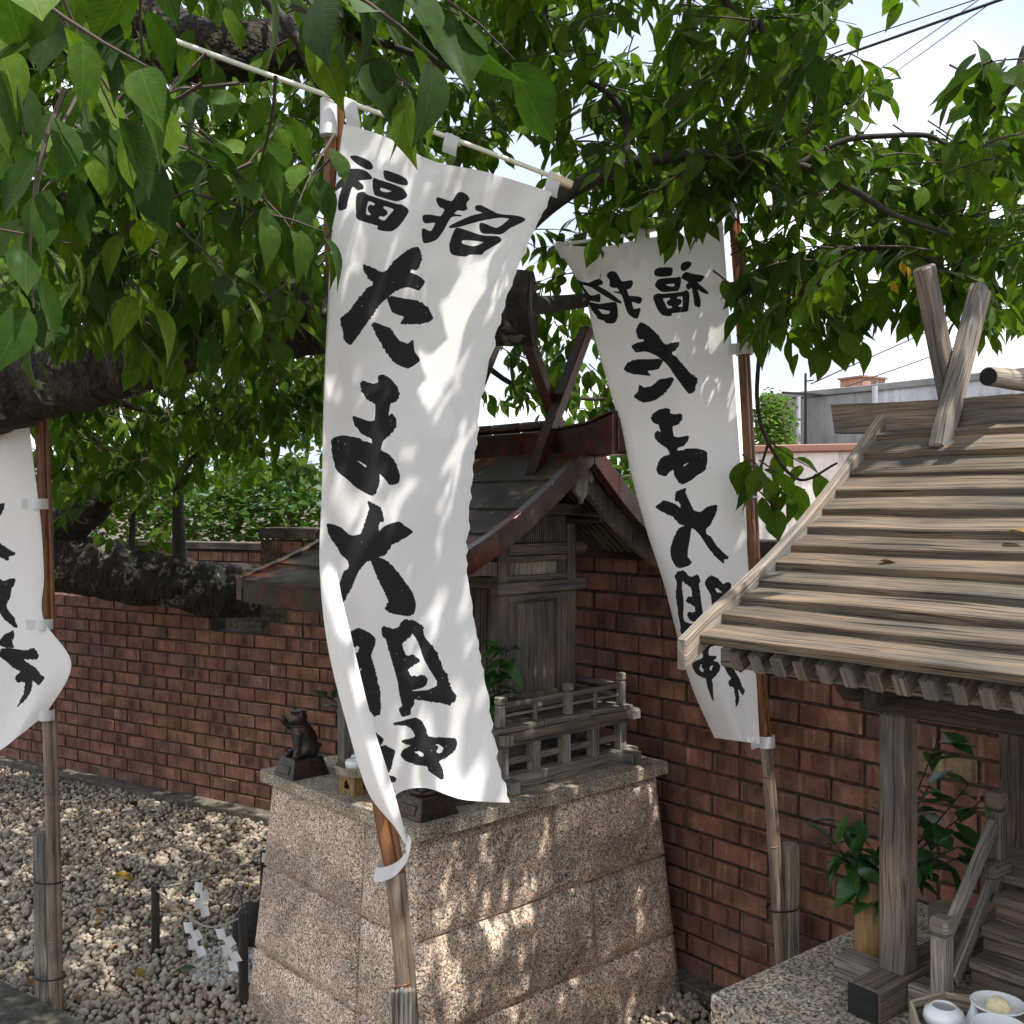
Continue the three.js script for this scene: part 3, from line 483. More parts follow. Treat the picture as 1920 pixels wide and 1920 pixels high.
  for (const x of [0.30, 0.555, 0.81]) { const m = mesh('ridge_log', tubeGeo([[V(x, 1.848, RZ + 0.10), 0.0185], [V(x, 1.85, RZ), 0.021], [V(x, 1.848, RZ - 0.10), 0.0185]], { rad: 16, seg: 3, amp: 0.05 }), W.grey[2], g); const e = new THREE.CylinderGeometry(0.0165, 0.0165, 0.003, 16); e.rotateX(Math.PI / 2); const d = mesh('log_end', e, W.char, m); d.position.set(x, 1.848, RZ + 0.1005); }
  // rafters, purlins, posts
  for (let i = 0; i < 22; i++) { const x = mix(xa + 0.05, xb - 0.04, i / 21), q = sl(0.012) - 0.018; bar('rafter', g, i % 3 ? W.grey[1] : W.brown[2], [x, sl(0.03) - 0.040, 0.034], [x, sl(-0.22) - 0.046, -0.22], 0.025, 0.038, { c: 0.003 }); }
  bar('eave_purlin', g, W.grey[0], [-0.005, 1.318, -0.05], [1.115, 1.318, -0.05], 0.032, 0.036, { c: 0.003 });
  bar('beam', g, W.dark, [0.165, 1.246, -0.249], [0.99, 1.246, -0.249], 0.045, 0.05, { c: 0.004 });
  bar('beam', g, W.brown[0], [0.12, 1.36, -0.249], [0.99, 1.36, -0.249], 0.04, 0.05);
  for (const x of [0.234, 0.87]) {
    box('post', g, W.brown[0], [x, (T + 0.055 + 1.225) / 2, -0.249], [0.052, 1.225 - T - 0.055, 0.052], { grain: 1, c: 0.006 });
    bar('bracket_arm', g, W.dark, [x, 1.262, -0.155], [x, 1.262, -0.42], 0.038, 0.04, { c: 0.01 });
    box('bracket_block', g, W.dark, [x - 0.06, 1.268, -0.2], [0.06, 0.05, 0.06], { c: 0.016 });
    box('capital', g, W.dark, [x, 1.30, -0.249], [0.075, 0.05, 0.075], { c: 0.01 });
    const beam = bar('ground_beam', g, W.brown[0], [x, T + 0.03, -0.135], [x, T + 0.03, -0.68], 0.062, 0.058, { c: 0.004 }); box('charred_end', beam, W.char, [0, 0, -0.2735], [0.058, 0.054, 0.004], { c: 0.001 });
  }
  bar('ground_beam', g, W.grey[0], [0.115, T + 0.026, -0.249], [0.20, T + 0.026, -0.249], 0.055, 0.05, { c: 0.003 }); bar('ground_beam', g, W.grey[0], [0.267, T + 0.026, -0.249], [0.836, T + 0.026, -0.249], 0.055, 0.05, { c: 0.003 });
  bar('ground_beam', g, W.grey[1], [0.10, T + 0.026, -0.62], [0.95, T + 0.026, -0.62], 0.05, 0.05);
  // stairs, newels, sloping handrails, floor and walls of the little hall
  for (let i = 0; i < 4; i++) box('stair_tread', g, W.brown[0], [0.56, T + 0.045 + i * 0.046, -0.285 - i * 0.045], [0.44, 0.016, 0.062]);  // brown wood here: shade from the roof is put into the tread colour
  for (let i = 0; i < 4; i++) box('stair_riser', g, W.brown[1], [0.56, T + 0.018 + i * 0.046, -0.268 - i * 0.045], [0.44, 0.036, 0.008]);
  for (let i = 0; i < 3; i++) box('floor_board', g, W.grey[1], [0.56, T + 0.208, -0.475 - i * 0.066], [0.60, 0.016, 0.064]);
  for (const x of [0.325, 0.795]) {
    const n1 = box('newel_post', g, W.grey[2], [x, T + 0.092, -0.236], [0.03, 0.12, 0.03], { grain: 1, c: 0.003 }); box('newel_cap', n1, W.grey[1], [0, 0.079, 0], [0.034, 0.032, 0.034], { c: 0.006 }); box('newel_neck', n1, W.brown[0], [0, 0.0615, 0], [0.022, 0.006, 0.022], { c: 0.001 });
    const n2 = box('newel_post', g, W.brown[0], [x - 0.01, T + 0.275, -0.455], [0.03, 0.11, 0.03], { grain: 1, c: 0.003 }); box('newel_cap', n2, W.brown[0], [0, 0.074, 0], [0.034, 0.032, 0.034], { c: 0.006 }); box('newel_foot', n2, W.brown[0], [0.006, -0.048, 0.02], [0.036, 0.028, 0.07], { c: 0.004 });
    bar('hand_rail', g, W.grey[0], [x, T + 0.148, -0.252], [x - 0.008, T + 0.308, -0.442], 0.016, 0.024); bar('stair_string', g, W.grey[1], [x + 0.012 * Math.sign(0.56 - x), T + 0.072, -0.252], [x - 0.002, T + 0.222, -0.442], 0.014, 0.03);
  }
  for (let i = 0; i < 9; i++) { const x = mix(0.285, 0.835, i / 8); box('wall_board', g, i % 2 ? W.brown[1] : W.brown[0], [x, T + 0.42, -0.70], [0.067, 0.42, 0.014], { grain: 1 }); }
  for (const x of [0.265, 0.855]) { box('corner_post', g, W.brown[1], [x, T + 0.30, -0.63], [0.04, 0.6, 0.04], { grain: 1 }); for (let i = 0; i < 2; i++) box('side_board', g, W.brown[1], [x, T + 0.42, -0.668 - i * 0.03], [0.012, 0.42, 0.03], { grain: 1 }); }
  box('ceiling', g, W.brown[1], [0.56, T + 0.645, -0.66], [0.62, 0.012, 0.10]);
}

// ---------------------------------------------------------------- calligraphy printed on the banners (cloth centimetres, 45 by 150)
const GL = [ // [u0, u1, v0, v1, mirrored source, outlines, holes] traced from the brush strokes
  [6, 21, 9.5, 24.5, 1, [[1222,200,1245,165,1310,150,1345,170,1300,215,1240,238,1222,220],[1205,310,1245,270,1280,265,1330,285,1452,320,1448,345,1410,378,1375,365,1385,395,1485,515,1440,505,1370,460,1385,560,1388,620,1372,655,1320,630,1318,560,1308,440,1285,435,1265,450,1242,430,1250,400,1280,370,1240,340],[915,240,935,205,985,190,1110,200,1105,245,1080,275,990,275,925,262],[888,365,930,315,1000,305,1150,310,1180,305,1185,330,1165,395,1130,448,1080,450,960,445,905,405],[838,505,860,480,905,468,940,478,1200,478,1225,462,1255,490,1250,560,1230,640,1205,688,1025,690,1020,715,990,718,915,700,875,650,850,580]], [[1000,365,1110,368,1100,405,1040,402],[940,522,1030,518,1035,545,1000,560,990,580,1010,605,1040,610,1045,640,985,645,960,590],[1105,522,1180,522,1165,635,1110,635,1115,610,1135,605,1155,580,1145,555,1110,550]], 0],
  [24.5, 41.5, 9.8, 25.0, 1, [[508,310,535,275,570,265,588,285,600,375,635,385,705,382,700,420,665,460,625,470,632,545,700,560,752,580,748,610,722,632,650,605,655,690,722,690,690,765,665,782,600,735,580,650,568,520,510,485,560,490,548,440,510,430,495,405,510,375,515,340],[135,345,170,328,220,340,300,365,410,338,440,355,430,385,380,398,450,470,545,605,480,570,300,400,225,370,230,410,270,500,365,495,340,568,290,555,235,530,200,450],[222,600,245,570,330,600,480,598,500,620,490,740,450,805,370,795,350,770,290,745,280,710]], [[300,640,425,675,420,712,340,705]], 0],
  [12, 33, 26, 50, 1, [[805,930,840,870,868,855,930,900,1000,1000,1050,1115,1100,1125,1195,1105,1198,1125,1160,1185,1115,1215,1115,1245,1150,1275,1215,1400,1265,1480,1330,1545,1275,1680,1222,1700,1165,1600,1110,1480,1050,1350,970,1245,860,1175,755,1175,732,1105,790,1075,868,1065,855,1025,815,1020],[610,1370,660,1300,740,1270,880,1280,985,1285,1000,1310,945,1390,830,1405,845,1460,790,1450,690,1430,640,1400],[640,1710,690,1650,715,1575,755,1615,850,1590,940,1525,1075,1510,1070,1550,980,1660,850,1755,710,1780]], [], 1],
  [12, 30, 52.5, 75.5, 1, [[268,170,300,130,380,85,450,70,515,80,505,120,550,140,645,135,645,180,590,240,510,268,505,380,580,395,690,380,670,430,610,480,530,505,525,550,660,520,780,520,890,550,885,640,845,740,730,800,650,850,530,895,480,870,445,790,440,745,385,760,320,810,240,795,225,745,260,670,330,610,430,580,405,510,330,460,270,400,285,340,320,320,360,345,350,250,280,215]], [[570,690,650,660,655,672,580,715]], 1],
  [8.5, 33, 77, 100.5, 1, [[555,1060,570,1000,600,965,700,930,690,960,715,1050,760,1165,850,1180,930,1130,1060,1100,1035,1180,950,1300,870,1360,870,1415,920,1440,990,1550,1130,1655,1060,1670,1050,1715,960,1660,860,1540,780,1410,690,1350,640,1460,570,1600,545,1670,585,1725,530,1760,400,1790,350,1775,325,1700,345,1600,420,1480,520,1370,630,1335,540,1310,480,1240,370,1190,300,1140,360,1100,410,1070,540,1105,600,1145,610,1100,590,1065]], [], 1],
  [8.5, 20.5, 102.5, 121, 1, [[405,200,440,160,520,125,600,150,665,200,740,180,788,190,775,250,750,280,745,380,715,470,735,540,800,640,800,720,770,715,690,620,640,530,600,640,560,700,510,690,480,600,465,550,460,400,465,310,420,240]], [[535,235,590,240,645,285,555,280],[555,370,620,410,605,440,570,400]], 1],
  [22.5, 37, 101.5, 121.5, 0, [[640,140,690,135,770,160,860,165,960,80,1080,110,1160,180,1150,280,1200,370,1260,490,1275,670,1310,750,1320,920,1355,1010,1340,1060,1270,1095,1190,1050,1080,1010,1000,985,870,945,840,1010,780,1050,760,1100,650,1105,630,1030,690,1000,690,880,712,720,695,430,680,260,640,220]], [[870,335,990,260,1030,225,1080,330,1110,540,1190,770,1190,860,1060,890,870,870,865,845,1000,840,1060,810,1080,755,1040,715,890,705,880,610,1040,540,980,480,890,475],[880,920,960,935,1010,955,900,945]], 1],
  [7.5, 18.5, 122, 139.5, 1, [[150,1095,190,1040,250,985,310,965,342,945,325,1010,270,1080,255,1140,200,1140],[80,1215,130,1170,190,1150,350,1220,430,1215,430,1300,390,1335,270,1300,300,1370,350,1450,380,1540,420,1590,370,1645,320,1590,290,1560,285,1680,250,1750,195,1795,220,1690,215,1550,150,1540,140,1490,200,1430,150,1370,100,1260]], [], 1],
  [20, 35, 122.5, 138.5, 0, [[850,1120,1100,1115,1165,1150,1195,1230,1200,1305,1320,1340,1470,1390,1480,1440,1440,1500,1330,1540,1245,1550,1258,1650,1248,1780,1220,1810,1180,1740,1115,1620,1110,1555,980,1500,880,1440,845,1385,880,1350,1000,1330,930,1300,890,1270,1065,1275,1040,1190,980,1150]], [[980,1375,1060,1390,1115,1430,1100,1465,1060,1450],[1240,1375,1300,1390,1340,1440,1320,1480,1280,1490,1240,1460,1275,1415]], 1],
];
const printTex = (() => {
  const cw = 614, ch = 2046, cv = document.createElement('canvas'); cv.width = cw; cv.height = ch; const x = cv.getContext('2d'), r = rng(13);
  x.fillStyle = '#f4f2ef'; x.fillRect(0, 0, cw, ch);
  for (let i = 0; i < 5200; i++) { x.fillStyle = `rgba(${r() < 0.5 ? '215,211,204' : '255,255,255'},${0.05 + 0.08 * r()})`; if (r() < 0.5) x.fillRect(r() * cw, r() * ch, 1, 20 + 80 * r()); else x.fillRect(r() * cw, r() * ch, 10 + 40 * r(), 1); }
  const k = cw / 45; x.strokeStyle = 'rgba(150,146,140,0.55)'; x.setLineDash([5, 3]); x.lineWidth = 1.2; x.strokeRect(10, 12, cw - 20, ch - 24); x.setLineDash([]);
  for (const [u0, u1, v0, v1, mir, outs, holes, rough] of GL) {
    let a = 1e9, b = -1e9, c = 1e9, d = -1e9; for (const o of outs) for (let i = 0; i < o.length; i += 2) { a = Math.min(a, o[i]); b = Math.max(b, o[i]); c = Math.min(c, o[i + 1]); d = Math.max(d, o[i + 1]); }
    const mp = (px, py) => { let t = (px - a) / (b - a); if (mir) t = 1 - t; return [mix(u0, u1, t) * k, mix(v0, v1, (py - c) / (d - c)) * k]; };
    x.fillStyle = '#141417'; x.beginPath();
    for (const o of [...outs, ...holes]) {
      const pts = []; for (let i = 0; i < o.length; i += 2) pts.push(mp(o[i], o[i + 1]));
      const n = pts.length; let first = true;
      for (let i = 0; i < n; i++) {     // smooth outline, ragged where the brush ran dry
        const p0 = pts[(i + n - 1) % n], p1 = pts[i], p2 = pts[(i + 1) % n], p3 = pts[(i + 2) % n], L = Math.hypot(p2[0] - p1[0], p2[1] - p1[1]), m = Math.max(2, Math.round(L / 4)), dry = rough ? (noise3(p1[0] * 0.03, p1[1] * 0.03, 2) > 0.5 ? 4.6 : 1.3) : 0.3;
        for (let q = 0; q < m; q++) { const t = q / m, t2 = t * t, t3 = t2 * t, f = 0.5 * (rough ? 0.5 : 0.8); const h = (z) => (2 * t3 - 3 * t2 + 1) * p1[z] + (t3 - 2 * t2 + t) * f * (p2[z] - p0[z]) + (-2 * t3 + 3 * t2) * p2[z] + (t3 - t2) * f * (p3[z] - p1[z]); const X = h(0) + (r() - 0.5) * dry, Y = h(1) + (r() - 0.5) * dry; first ? x.moveTo(X, Y) : x.lineTo(X, Y); first = false; }
      }
      x.closePath();
    }
    x.fill('evenodd'); x.strokeStyle = '#141417'; x.lineWidth = 4.5; x.lineJoin = 'round'; x.stroke();
    if (rough) for (let i = 0; i < 14; i++) { const s = mp(mix(a, b, r()), mix(c, d, r())); if (x.isPointInPath(s[0], s[1])) { x.save(); x.fillStyle = '#eceae6'; x.fillRect(s[0], s[1], 1 + 2 * r(), 1 + 2 * r()); x.restore(); } }
  }
  const t = new THREE.CanvasTexture(cv); t.colorSpace = THREE.SRGBColorSpace; t.flipY = true; t.magFilter = THREE.LinearFilter; t.anisotropy = 8; return t;
})();
const weave = tex(256, 256, (u, v) => { const g = 0.5 + 0.35 * (tf(u, v, 20, 9, 3, 3) - 0.5) + 0.12 * Math.sin(u * 6.283 * 64) * Math.sin(v * 6.283 * 64); return [g, g, g]; }, false); weave.repeat.set(4, 12);
const clothMat = phys({ map: printTex, color: lin(1, 0.99, 0.985), roughness: 0.95, transmission: 0.25, thickness: 0, bumpMap: weave, bumpScale: 0.0007 });
const tabMat = phys({ color: lin(0.74, 0.74, 0.75), roughness: 0.9, transmission: 0.25, thickness: 0 });
const caneTex = tex(256, 256, (u, v) => { const g = 0.62 + 0.3 * (tf(u, v, 40, 3, 5, 2) - 0.5) + 0.3 * (tf(u, v, 4, 6, 9, 3) - 0.5), s = sstep(0.62, 0.75, tf(u, v, 30, 8, 51, 3)); return [g - 0.15 * s, g * 0.97 - 0.2 * s, g * 0.93 - 0.2 * s]; }); caneTex.repeat.set(8, 2);
const caneBrown = std({ color: lin(0.56, 0.235, 0.088), map: caneTex, roughness: 0.42 }), caneGrey = std({ color: lin(0.56, 0.46, 0.37), map: caneTex, roughness: 0.6 }), tanCane = std({ color: lin(0.74, 0.46, 0.19), map: caneTex, roughness: 0.5 });
const rodMat = std({ color: lin(0.80, 0.80, 0.68), roughness: 0.4 }), plasticMat = std({ color: lin(0.72, 0.60, 0.40), roughness: 0.5 }), whitePlastic = std({ color: lin(0.75, 0.75, 0.75), roughness: 0.45 }), wireMat = std({ color: lin(0.015, 0.014, 0.013), roughness: 0.55, metalness: 0.3 });
const cr = (p, t) => { const n = p.length - 1, k = Math.min(n - 1, Math.max(0, Math.floor(t * n))), f = t * n - k, g = (i) => p[clamp(i, 0, n)], a = g(k - 1), b = g(k), c = g(k + 1), d = g(k + 2); return b.map((_, z) => 0.5 * (2 * b[z] + (c[z] - a[z]) * f + (2 * a[z] - 5 * b[z] + 4 * c[z] - d[z]) * f * f + (3 * b[z] - a[z] - 3 * c[z] + d[z]) * f ** 3)); };
// cloth from rows of control points (photo pixel, pixel, distance); sn = cloth fraction of every column; seen from the back when back = true
function clothGeo(rows, sn, back, folds) {
  const NU = 70, NV = 150;
  const at = (s, t) => { let k = 0; while (k < sn.length - 2 && s > sn[k + 1]) k++; const q = (k + (s - sn[k]) / (sn[k + 1] - sn[k])) / (sn.length - 1); return cr(rows.map((r) => cr(r, q)), t); };
  return gridGeo(NU, NV, (u, v) => {
    const [px, py, Z] = at(u, v), p = P(px + (u > 0.985 ? (noise3(v * 90, 3, 1) - 0.5) * 7 : 0), py, Z + folds(u, v));
    return [p.x, p.y, p.z, u, 1 - v];
  });
}
function bamboo(parent, pts, r, split, nodes) {         // pts: [px, py, Z]; cane turns from weathered grey (low) to brown
  const q = pts.map((p) => P(...p));
  const cvs = (off) => q.map((v, i) => [v.clone().add(V(off, 0, 0.0)), r * (1.12 - 0.25 * i / (q.length - 1))]);
  const lowN = pts.findIndex((p) => p[1] < split);
  const segm = (name, list, mat) => mesh(name, tubeGeo(list, { rad: 12, seg: 5, amp: 0.03, freq: 3 }), mat, parent);
  const main = cvs(0); segm('lower_cane', main.slice(0, lowN + 1), caneGrey); segm('upper_cane', main.slice(lowN), caneBrown);
  const thin = cvs(r * 1.25).map(([v, a]) => [v.clone().add(V(0, 0, -r * 0.7)), a * 0.62]); segm('second_cane', thin.slice(0, lowN + 1), caneGrey); segm('second_cane', thin.slice(lowN), caneBrown);
  const cv = new THREE.CatmullRomCurve3(q, false, 'centripetal');
  for (const t of nodes) { const c = cv.getPoint(t), T = cv.getTangent(t), g = new THREE.TorusGeometry(r * (1.10 - 0.22 * t), r * 0.13, 8, 20), m = mesh('node_ring', g, t < 0.25 ? caneGrey : caneBrown, parent); m.position.copy(c); m.quaternion.setFromUnitVectors(V(0, 0, 1), T); }
}
function band(name, parent, c, rx, rz, h, mat, rot = [0, 0, 0], a0 = 0, a1 = 6.283) { const g = gridGeo(30, 2, (u, v) => { const a = mix(a0, a1, u); return [Math.cos(a) * rx, (v - 0.5) * h, Math.sin(a) * rz]; }), m = mesh(name, g, mat, parent); m.position.copy(c); m.rotation.set(...rot); return m; }
function strip(name, parent, pts, w, mat) { // flat ribbon through points, width along given vector
  const n = (pts.length - 1) * 6, l = pts.map((p) => p.toArray()); return mesh(name, gridGeo(1, n, (u, v) => { const c = cr(l, v); return [c[0] + w.x * (u - 0.5), c[1] + w.y * (u - 0.5), c[2] + w.z * (u - 0.5)]; }), mat, parent);
}

// banner one: in front of the granite pedestal, seen from its face
{
  const z0 = 2.12;
  const pole = thing('bamboo_pole', 'leaning brown bamboo pole holding the unfurled banner before the granite pedestal', 'pole', [0, 0, 0], 0, 'bamboo banner poles');
  bamboo(pole, [[772, 2380, 2.16], [764, 2050, 2.15], [756, 1865, 2.15], [735, 1640, 2.15], [706, 1480, 2.18], [662, 1060, 2.225], [634, 700, 2.225], [618, 400, 2.19], [622, 185, 2.15]], 0.0145, 1650, [0.17, 0.262, 0.385, 0.52, 0.64, 0.76, 0.9]);
  const rod = [[318, 74, 2.02], [470, 130, 2.07], [622, 183, 2.12], [850, 262, 2.185], [1030, 330, 2.245], [1068, 346, 2.26]].map((p) => P(...p));
  mesh('crossbar', tubeGeo(rod.map((v) => [v, 0.0052]), { rad: 10, seg: 4 }), rodMat, pole);
  const e = P(1053, 340, 2.252), d = rod[5].clone().sub(rod[4]).normalize(); const tip = bar('bar_end', pole, plasticMat, e.clone().addScaledVector(d, -0.026).toArray(), e.clone().addScaledVector(d, 0.026).toArray(), 0.015, 0.017, { c: 0.003 });
  const top = P(622, 172, 2.145); const cp = mesh('pole_cap', new THREE.CylinderGeometry(0.0135, 0.0155, 0.034, 20), plasticMat, pole); cp.position.copy(top); cp.rotation.z = -0.2;
  const sl = mesh('sleeve', new THREE.CylinderGeometry(0.0175, 0.0185, 0.075, 20), whitePlastic, pole); sl.position.copy(P(617, 222, 2.148)); band('cap_ring', pole, P(620, 188, 2.145), 0.0165, 0.0165, 0.004, wireMat, [0, 0, -0.2]);
  const flag = thing('banner', 'unfurled white cloth banner with black brush lettering before the granite pedestal', 'banner', [0, 0, 0], 0, 'white banners with brush lettering');
  const Lx = [[648, 235], [634, 372], [622, 508], [613, 645], [606, 781], [603, 918], [599, 1054], [614, 1190], [648, 1327], [690, 1463], [738, 1596]];
  const DY = [0, -45, -50, -38, -18, 0, 12, 20, 24, 24, 0];
  const Rx = [[1036, 362], [1000, 476], [955, 590], [920, 705], [896, 819], [883, 933], [876, 1048], [893, 1162], [912, 1276], [931, 1390], [955, 1505]];
  const rows = Lx.map(([lx, ly], i) => {
    const rx = Rx[i][0], ry = Rx[i][1] + DY[i] * 0.8; ly += DY[i]; const t = i / 10, f = sstep(0.52, 0.72, t), n3 = [0.19, 0.17, 0.12, 0.10, 0.08, 0.09, 0.12, 0.12, 0.13, 0.13, 0.1][i], n4 = [0.42, 0.40, 0.36, 0.34, 0.32, 0.33, 0.35, 0.35, 0.36, 0.36, 0.3][i], n5 = [0.69, 0.67, 0.62, 0.59, 0.57, 0.59, 0.62, 0.63, 0.64, 0.65, 0.6][i], w = rx - lx, zr = z0 + 0.13 - 0.03 * t, E = (k, dy, dz) => [lx + w * k, mix(ly, ry, k) + dy, mix(z0, zr, k) + dz];
    if (i === 10) return [[766, 1592, z0 - 0.03], [752, 1572, z0 - 0.035], [738, 1540, z0 - 0.005], [742, 1492, z0 + 0.03], [795, 1478, z0 + 0.045], [868, 1500, z0 + 0.06], [955, 1506, zr]];
    const s0 = [mix(lx + 24, lx + 50, f), ly + 3, z0 + mix(0.040, -0.03, f)], s1 = [mix(lx + 8, lx + 24, f), ly + 2, z0 + mix(0.026, -0.042, f)], s2 = [mix(lx + 1, lx, f), ly, z0 + mix(0.0, -0.005, f)];
    return [s0, s1, s2, E(n3, -2, mix(-0.006, 0.032, f)), E(n4, i === 0 ? 14 : 0, mix(-0.012, 0.012, f)), E(n5, i === 0 ? 2 : 0, 0.012 * Math.sin(t * 9)), E(1, 0, 0)];
  });
  const folds = (u, v) => 0.010 * sstep(0.05, 0.3, u) * Math.sin(u * 7 + v * 10 + 2 * noise3(u * 3, v * 6, 1)) * sstep(0, 0.15, v) + 0.016 * (fbm(u * 3.5, v * 9, 4, 3) - 0.5) * sstep(0.05, 0.3, u) + 0.004 * Math.sin(u * 30 + v * 14) * sstep(0.5, 0, v) * sstep(0.2, 0.4, u);
  mesh('cloth', clothGeo(rows, [0, 0.08, 0.16, 0.28, 0.48, 0.72, 1], false, folds), clothMat, flag);
  // loops over the crossbar and the tie round the pole
  const loop = (a, b, w) => { const l = strip('loop', flag, [P(a[0], a[1], a[2] + 0.004), P(a[0] + (b[0] - a[0]) * 0.3, a[1] + (b[1] - a[1]) * 0.5, mix(a[2], b[2], 0.5) - 0.008), P(b[0], b[1] - 4, b[2] - 0.008), P(b[0] + 2, b[1] - 7, b[2] + 0.004), P(b[0] + 4, b[1] + 10, b[2] + 0.012)], w, tabMat); return l; };
  const wv = P(1000, 322, 2.24).sub(P(960, 306, 2.225)).normalize().multiplyScalar(0.031);
  loop([664, 245, 2.125], [655, 195, 2.128], wv); loop([842, 290, 2.18], [848, 262, 2.185], wv); loop([1032, 368, 2.245], [1041, 333, 2.25], wv);
  strip('tie_loop', flag, [P(762, 1578, z0 - 0.035), P(768, 1596, z0 - 0.03), P(745, 1628, z0 - 0.012), P(716, 1641, z0 - 0.004), P(702, 1638, z0 + 0.03), P(718, 1622, z0 + 0.058), P(748, 1606, z0 + 0.05)], V(0.006, 0.031, 0.002), tabMat);
  // stake beside the pole
  const st = thing('wooden_stake', 'grooved grey wooden stake at the foot of the pole before the granite pedestal', 'stake');
  for (let i = 0; i < 6; i++) { const a = P(738 + i * 7.4, 1856 + (i % 2) * 2, 2.115 + 0.012 * Math.abs(i - 2.5)); box('grooved_face', st, W.grey[1], [a.x, a.y / 2, a.z], [0.0086, a.y, 0.02], { grain: 1, c: 0.002 }); }
  const c0 = P(757, 1862, 2.16); box('core', st, W.grey[0], [c0.x, c0.y / 2 - 0.002, c0.z], [0.048, c0.y, 0.045], { grain: 1, c: 0.004 });
}
// banner two: between the plank-roofed shrine and the brick wall, seen from its back
{
  const z0 = 2.93;
  const pole = thing('bamboo_pole', 'brown bamboo pole standing between the plank-roofed shrine and the brick wall', 'pole', [0, 0, 0], 0, 'bamboo banner poles');
  bamboo(pole, [[1472, 2010, 2.96], [1463, 1800, 2.96], [1448, 1570, 2.96], [1434, 1395, 2.955], [1420, 1230, 2.95], [1406, 940, 2.95], [1392, 680, 2.95], [1379, 480, 2.95], [1371, 395, 2.95]], 0.0135, 1400, [0.24, 0.33, 0.46, 0.58, 0.66, 0.78, 0.9]);
  const rod = [[1040, 461, 3.0], [1200, 437, 2.98], [1350, 402, 2.96], [1455, 386, 2.95], [1556, 367, 2.94]].map((p) => P(...p));
  mesh('crossbar', tubeGeo(rod.map((v) => [v, 0.0052]), { rad: 10, seg: 4 }), rodMat, pole);
  const sl = mesh('sleeve', new THREE.CylinderGeometry(0.0165, 0.0165, 0.05, 20), whitePlastic, pole); sl.position.copy(P(1370, 396, 2.945));
  const flag = thing('banner', 'white cloth banner showing mirrored lettering from its back, beside the plank-roofed shrine', 'banner', [0, 0, 0], 0, 'white banners with brush lettering');
  const Rx = [[1355, 425], [1362, 520], [1369, 617], [1377, 714], [1384, 810], [1391, 906], [1399, 1003], [1406, 1100], [1413, 1197], [1420, 1295], [1425, 1395]];
  const Lx = [[1043, 464], [1093, 548], [1116, 640], [1142, 728], [1166, 812], [1186, 902], [1212, 995], [1243, 1090], [1268, 1185], [1296, 1285], [1340, 1384]];
  const rows = Rx.map(([rx, ry], i) => {
    const [lx, ly] = Lx[i], t = i / 10, w = rx - lx, real = 0.45 * 1920 / z0, miss = Math.sqrt(Math.max(0, 1 - Math.min(1, (w / real) ** 2))), dz = 0.20 * miss;
    const E = (k, kz, dy = 0) => [rx - w * k, mix(ry, ly, k) + dy, z0 + dz * kz];
    return [E(0, 0), E(0.2, 0.04, i ? 0 : 8), E(0.45, 0.10, i ? 0 : 4), E(0.72, 0.3, i ? 0 : 10), E(0.93, 0.55), E(0.998, 0.82), E(0.97, 1.12)];
  });
  mesh('cloth', clothGeo(rows, [0, 0.18, 0.40, 0.64, 0.82, 0.9, 1], true, (u, v) => 0.008 * Math.sin(u * 9 + v * 7) * sstep(0, 0.2, u) + 0.014 * (fbm(u * 3, v * 8, 7, 3) - 0.5) * sstep(0, 0.2, u) * sstep(0, 0.1, v)), clothMat, flag);
  const wv = V(0.032, -0.004, 0);
  for (const [a, b, z] of [[[1062, 486], [1048, 459], 2.995], [[1204, 452], [1201, 434], 2.975], [[1346, 430], [1342, 402], 2.955]]) strip('loop', flag, [P(a[0], a[1], z - 0.002), P(b[0], b[1] - 1, z - 0.009), P(b[0], b[1] - 5, z + 0.002), P(b[0], b[1] + 6, z + 0.012)], wv, tabMat);
  for (const [x, y] of [[1394, 655], [1409, 895], [1437, 1390]]) { const c = P(x + 1, y, 2.953); band('tie_loop', flag, c, 0.024, 0.024, 0.034, tabMat, [0, 0, 0.05]); strip('loop', flag, [c.clone().add(V(-0.022, 0, 0.006)), c.clone().add(V(-0.05, -0.004, 0.022))], V(0, 0.032, 0), tabMat); }
  band('pole_ring', pole, P(1408, 932, 2.952), 0.0235, 0.0235, 0.006, whitePlastic);
  const a = P(1478, 1582, 2.985), st = thing('wooden_stake', 'square weathered stake wired to the pole by the plank-roofed shrine', 'stake');
  const s = box('post', st, W.stake, [a.x + 0.004, a.y / 2, a.z], [0.044, a.y, 0.046], { grain: 1, c: 0.004 }); s.rotation.y = 0.5;
  band('wire', st, P(1468, 1703, 2.97), 0.048, 0.035, 0.005, wireMat, [0, 0, 0.06]);
}
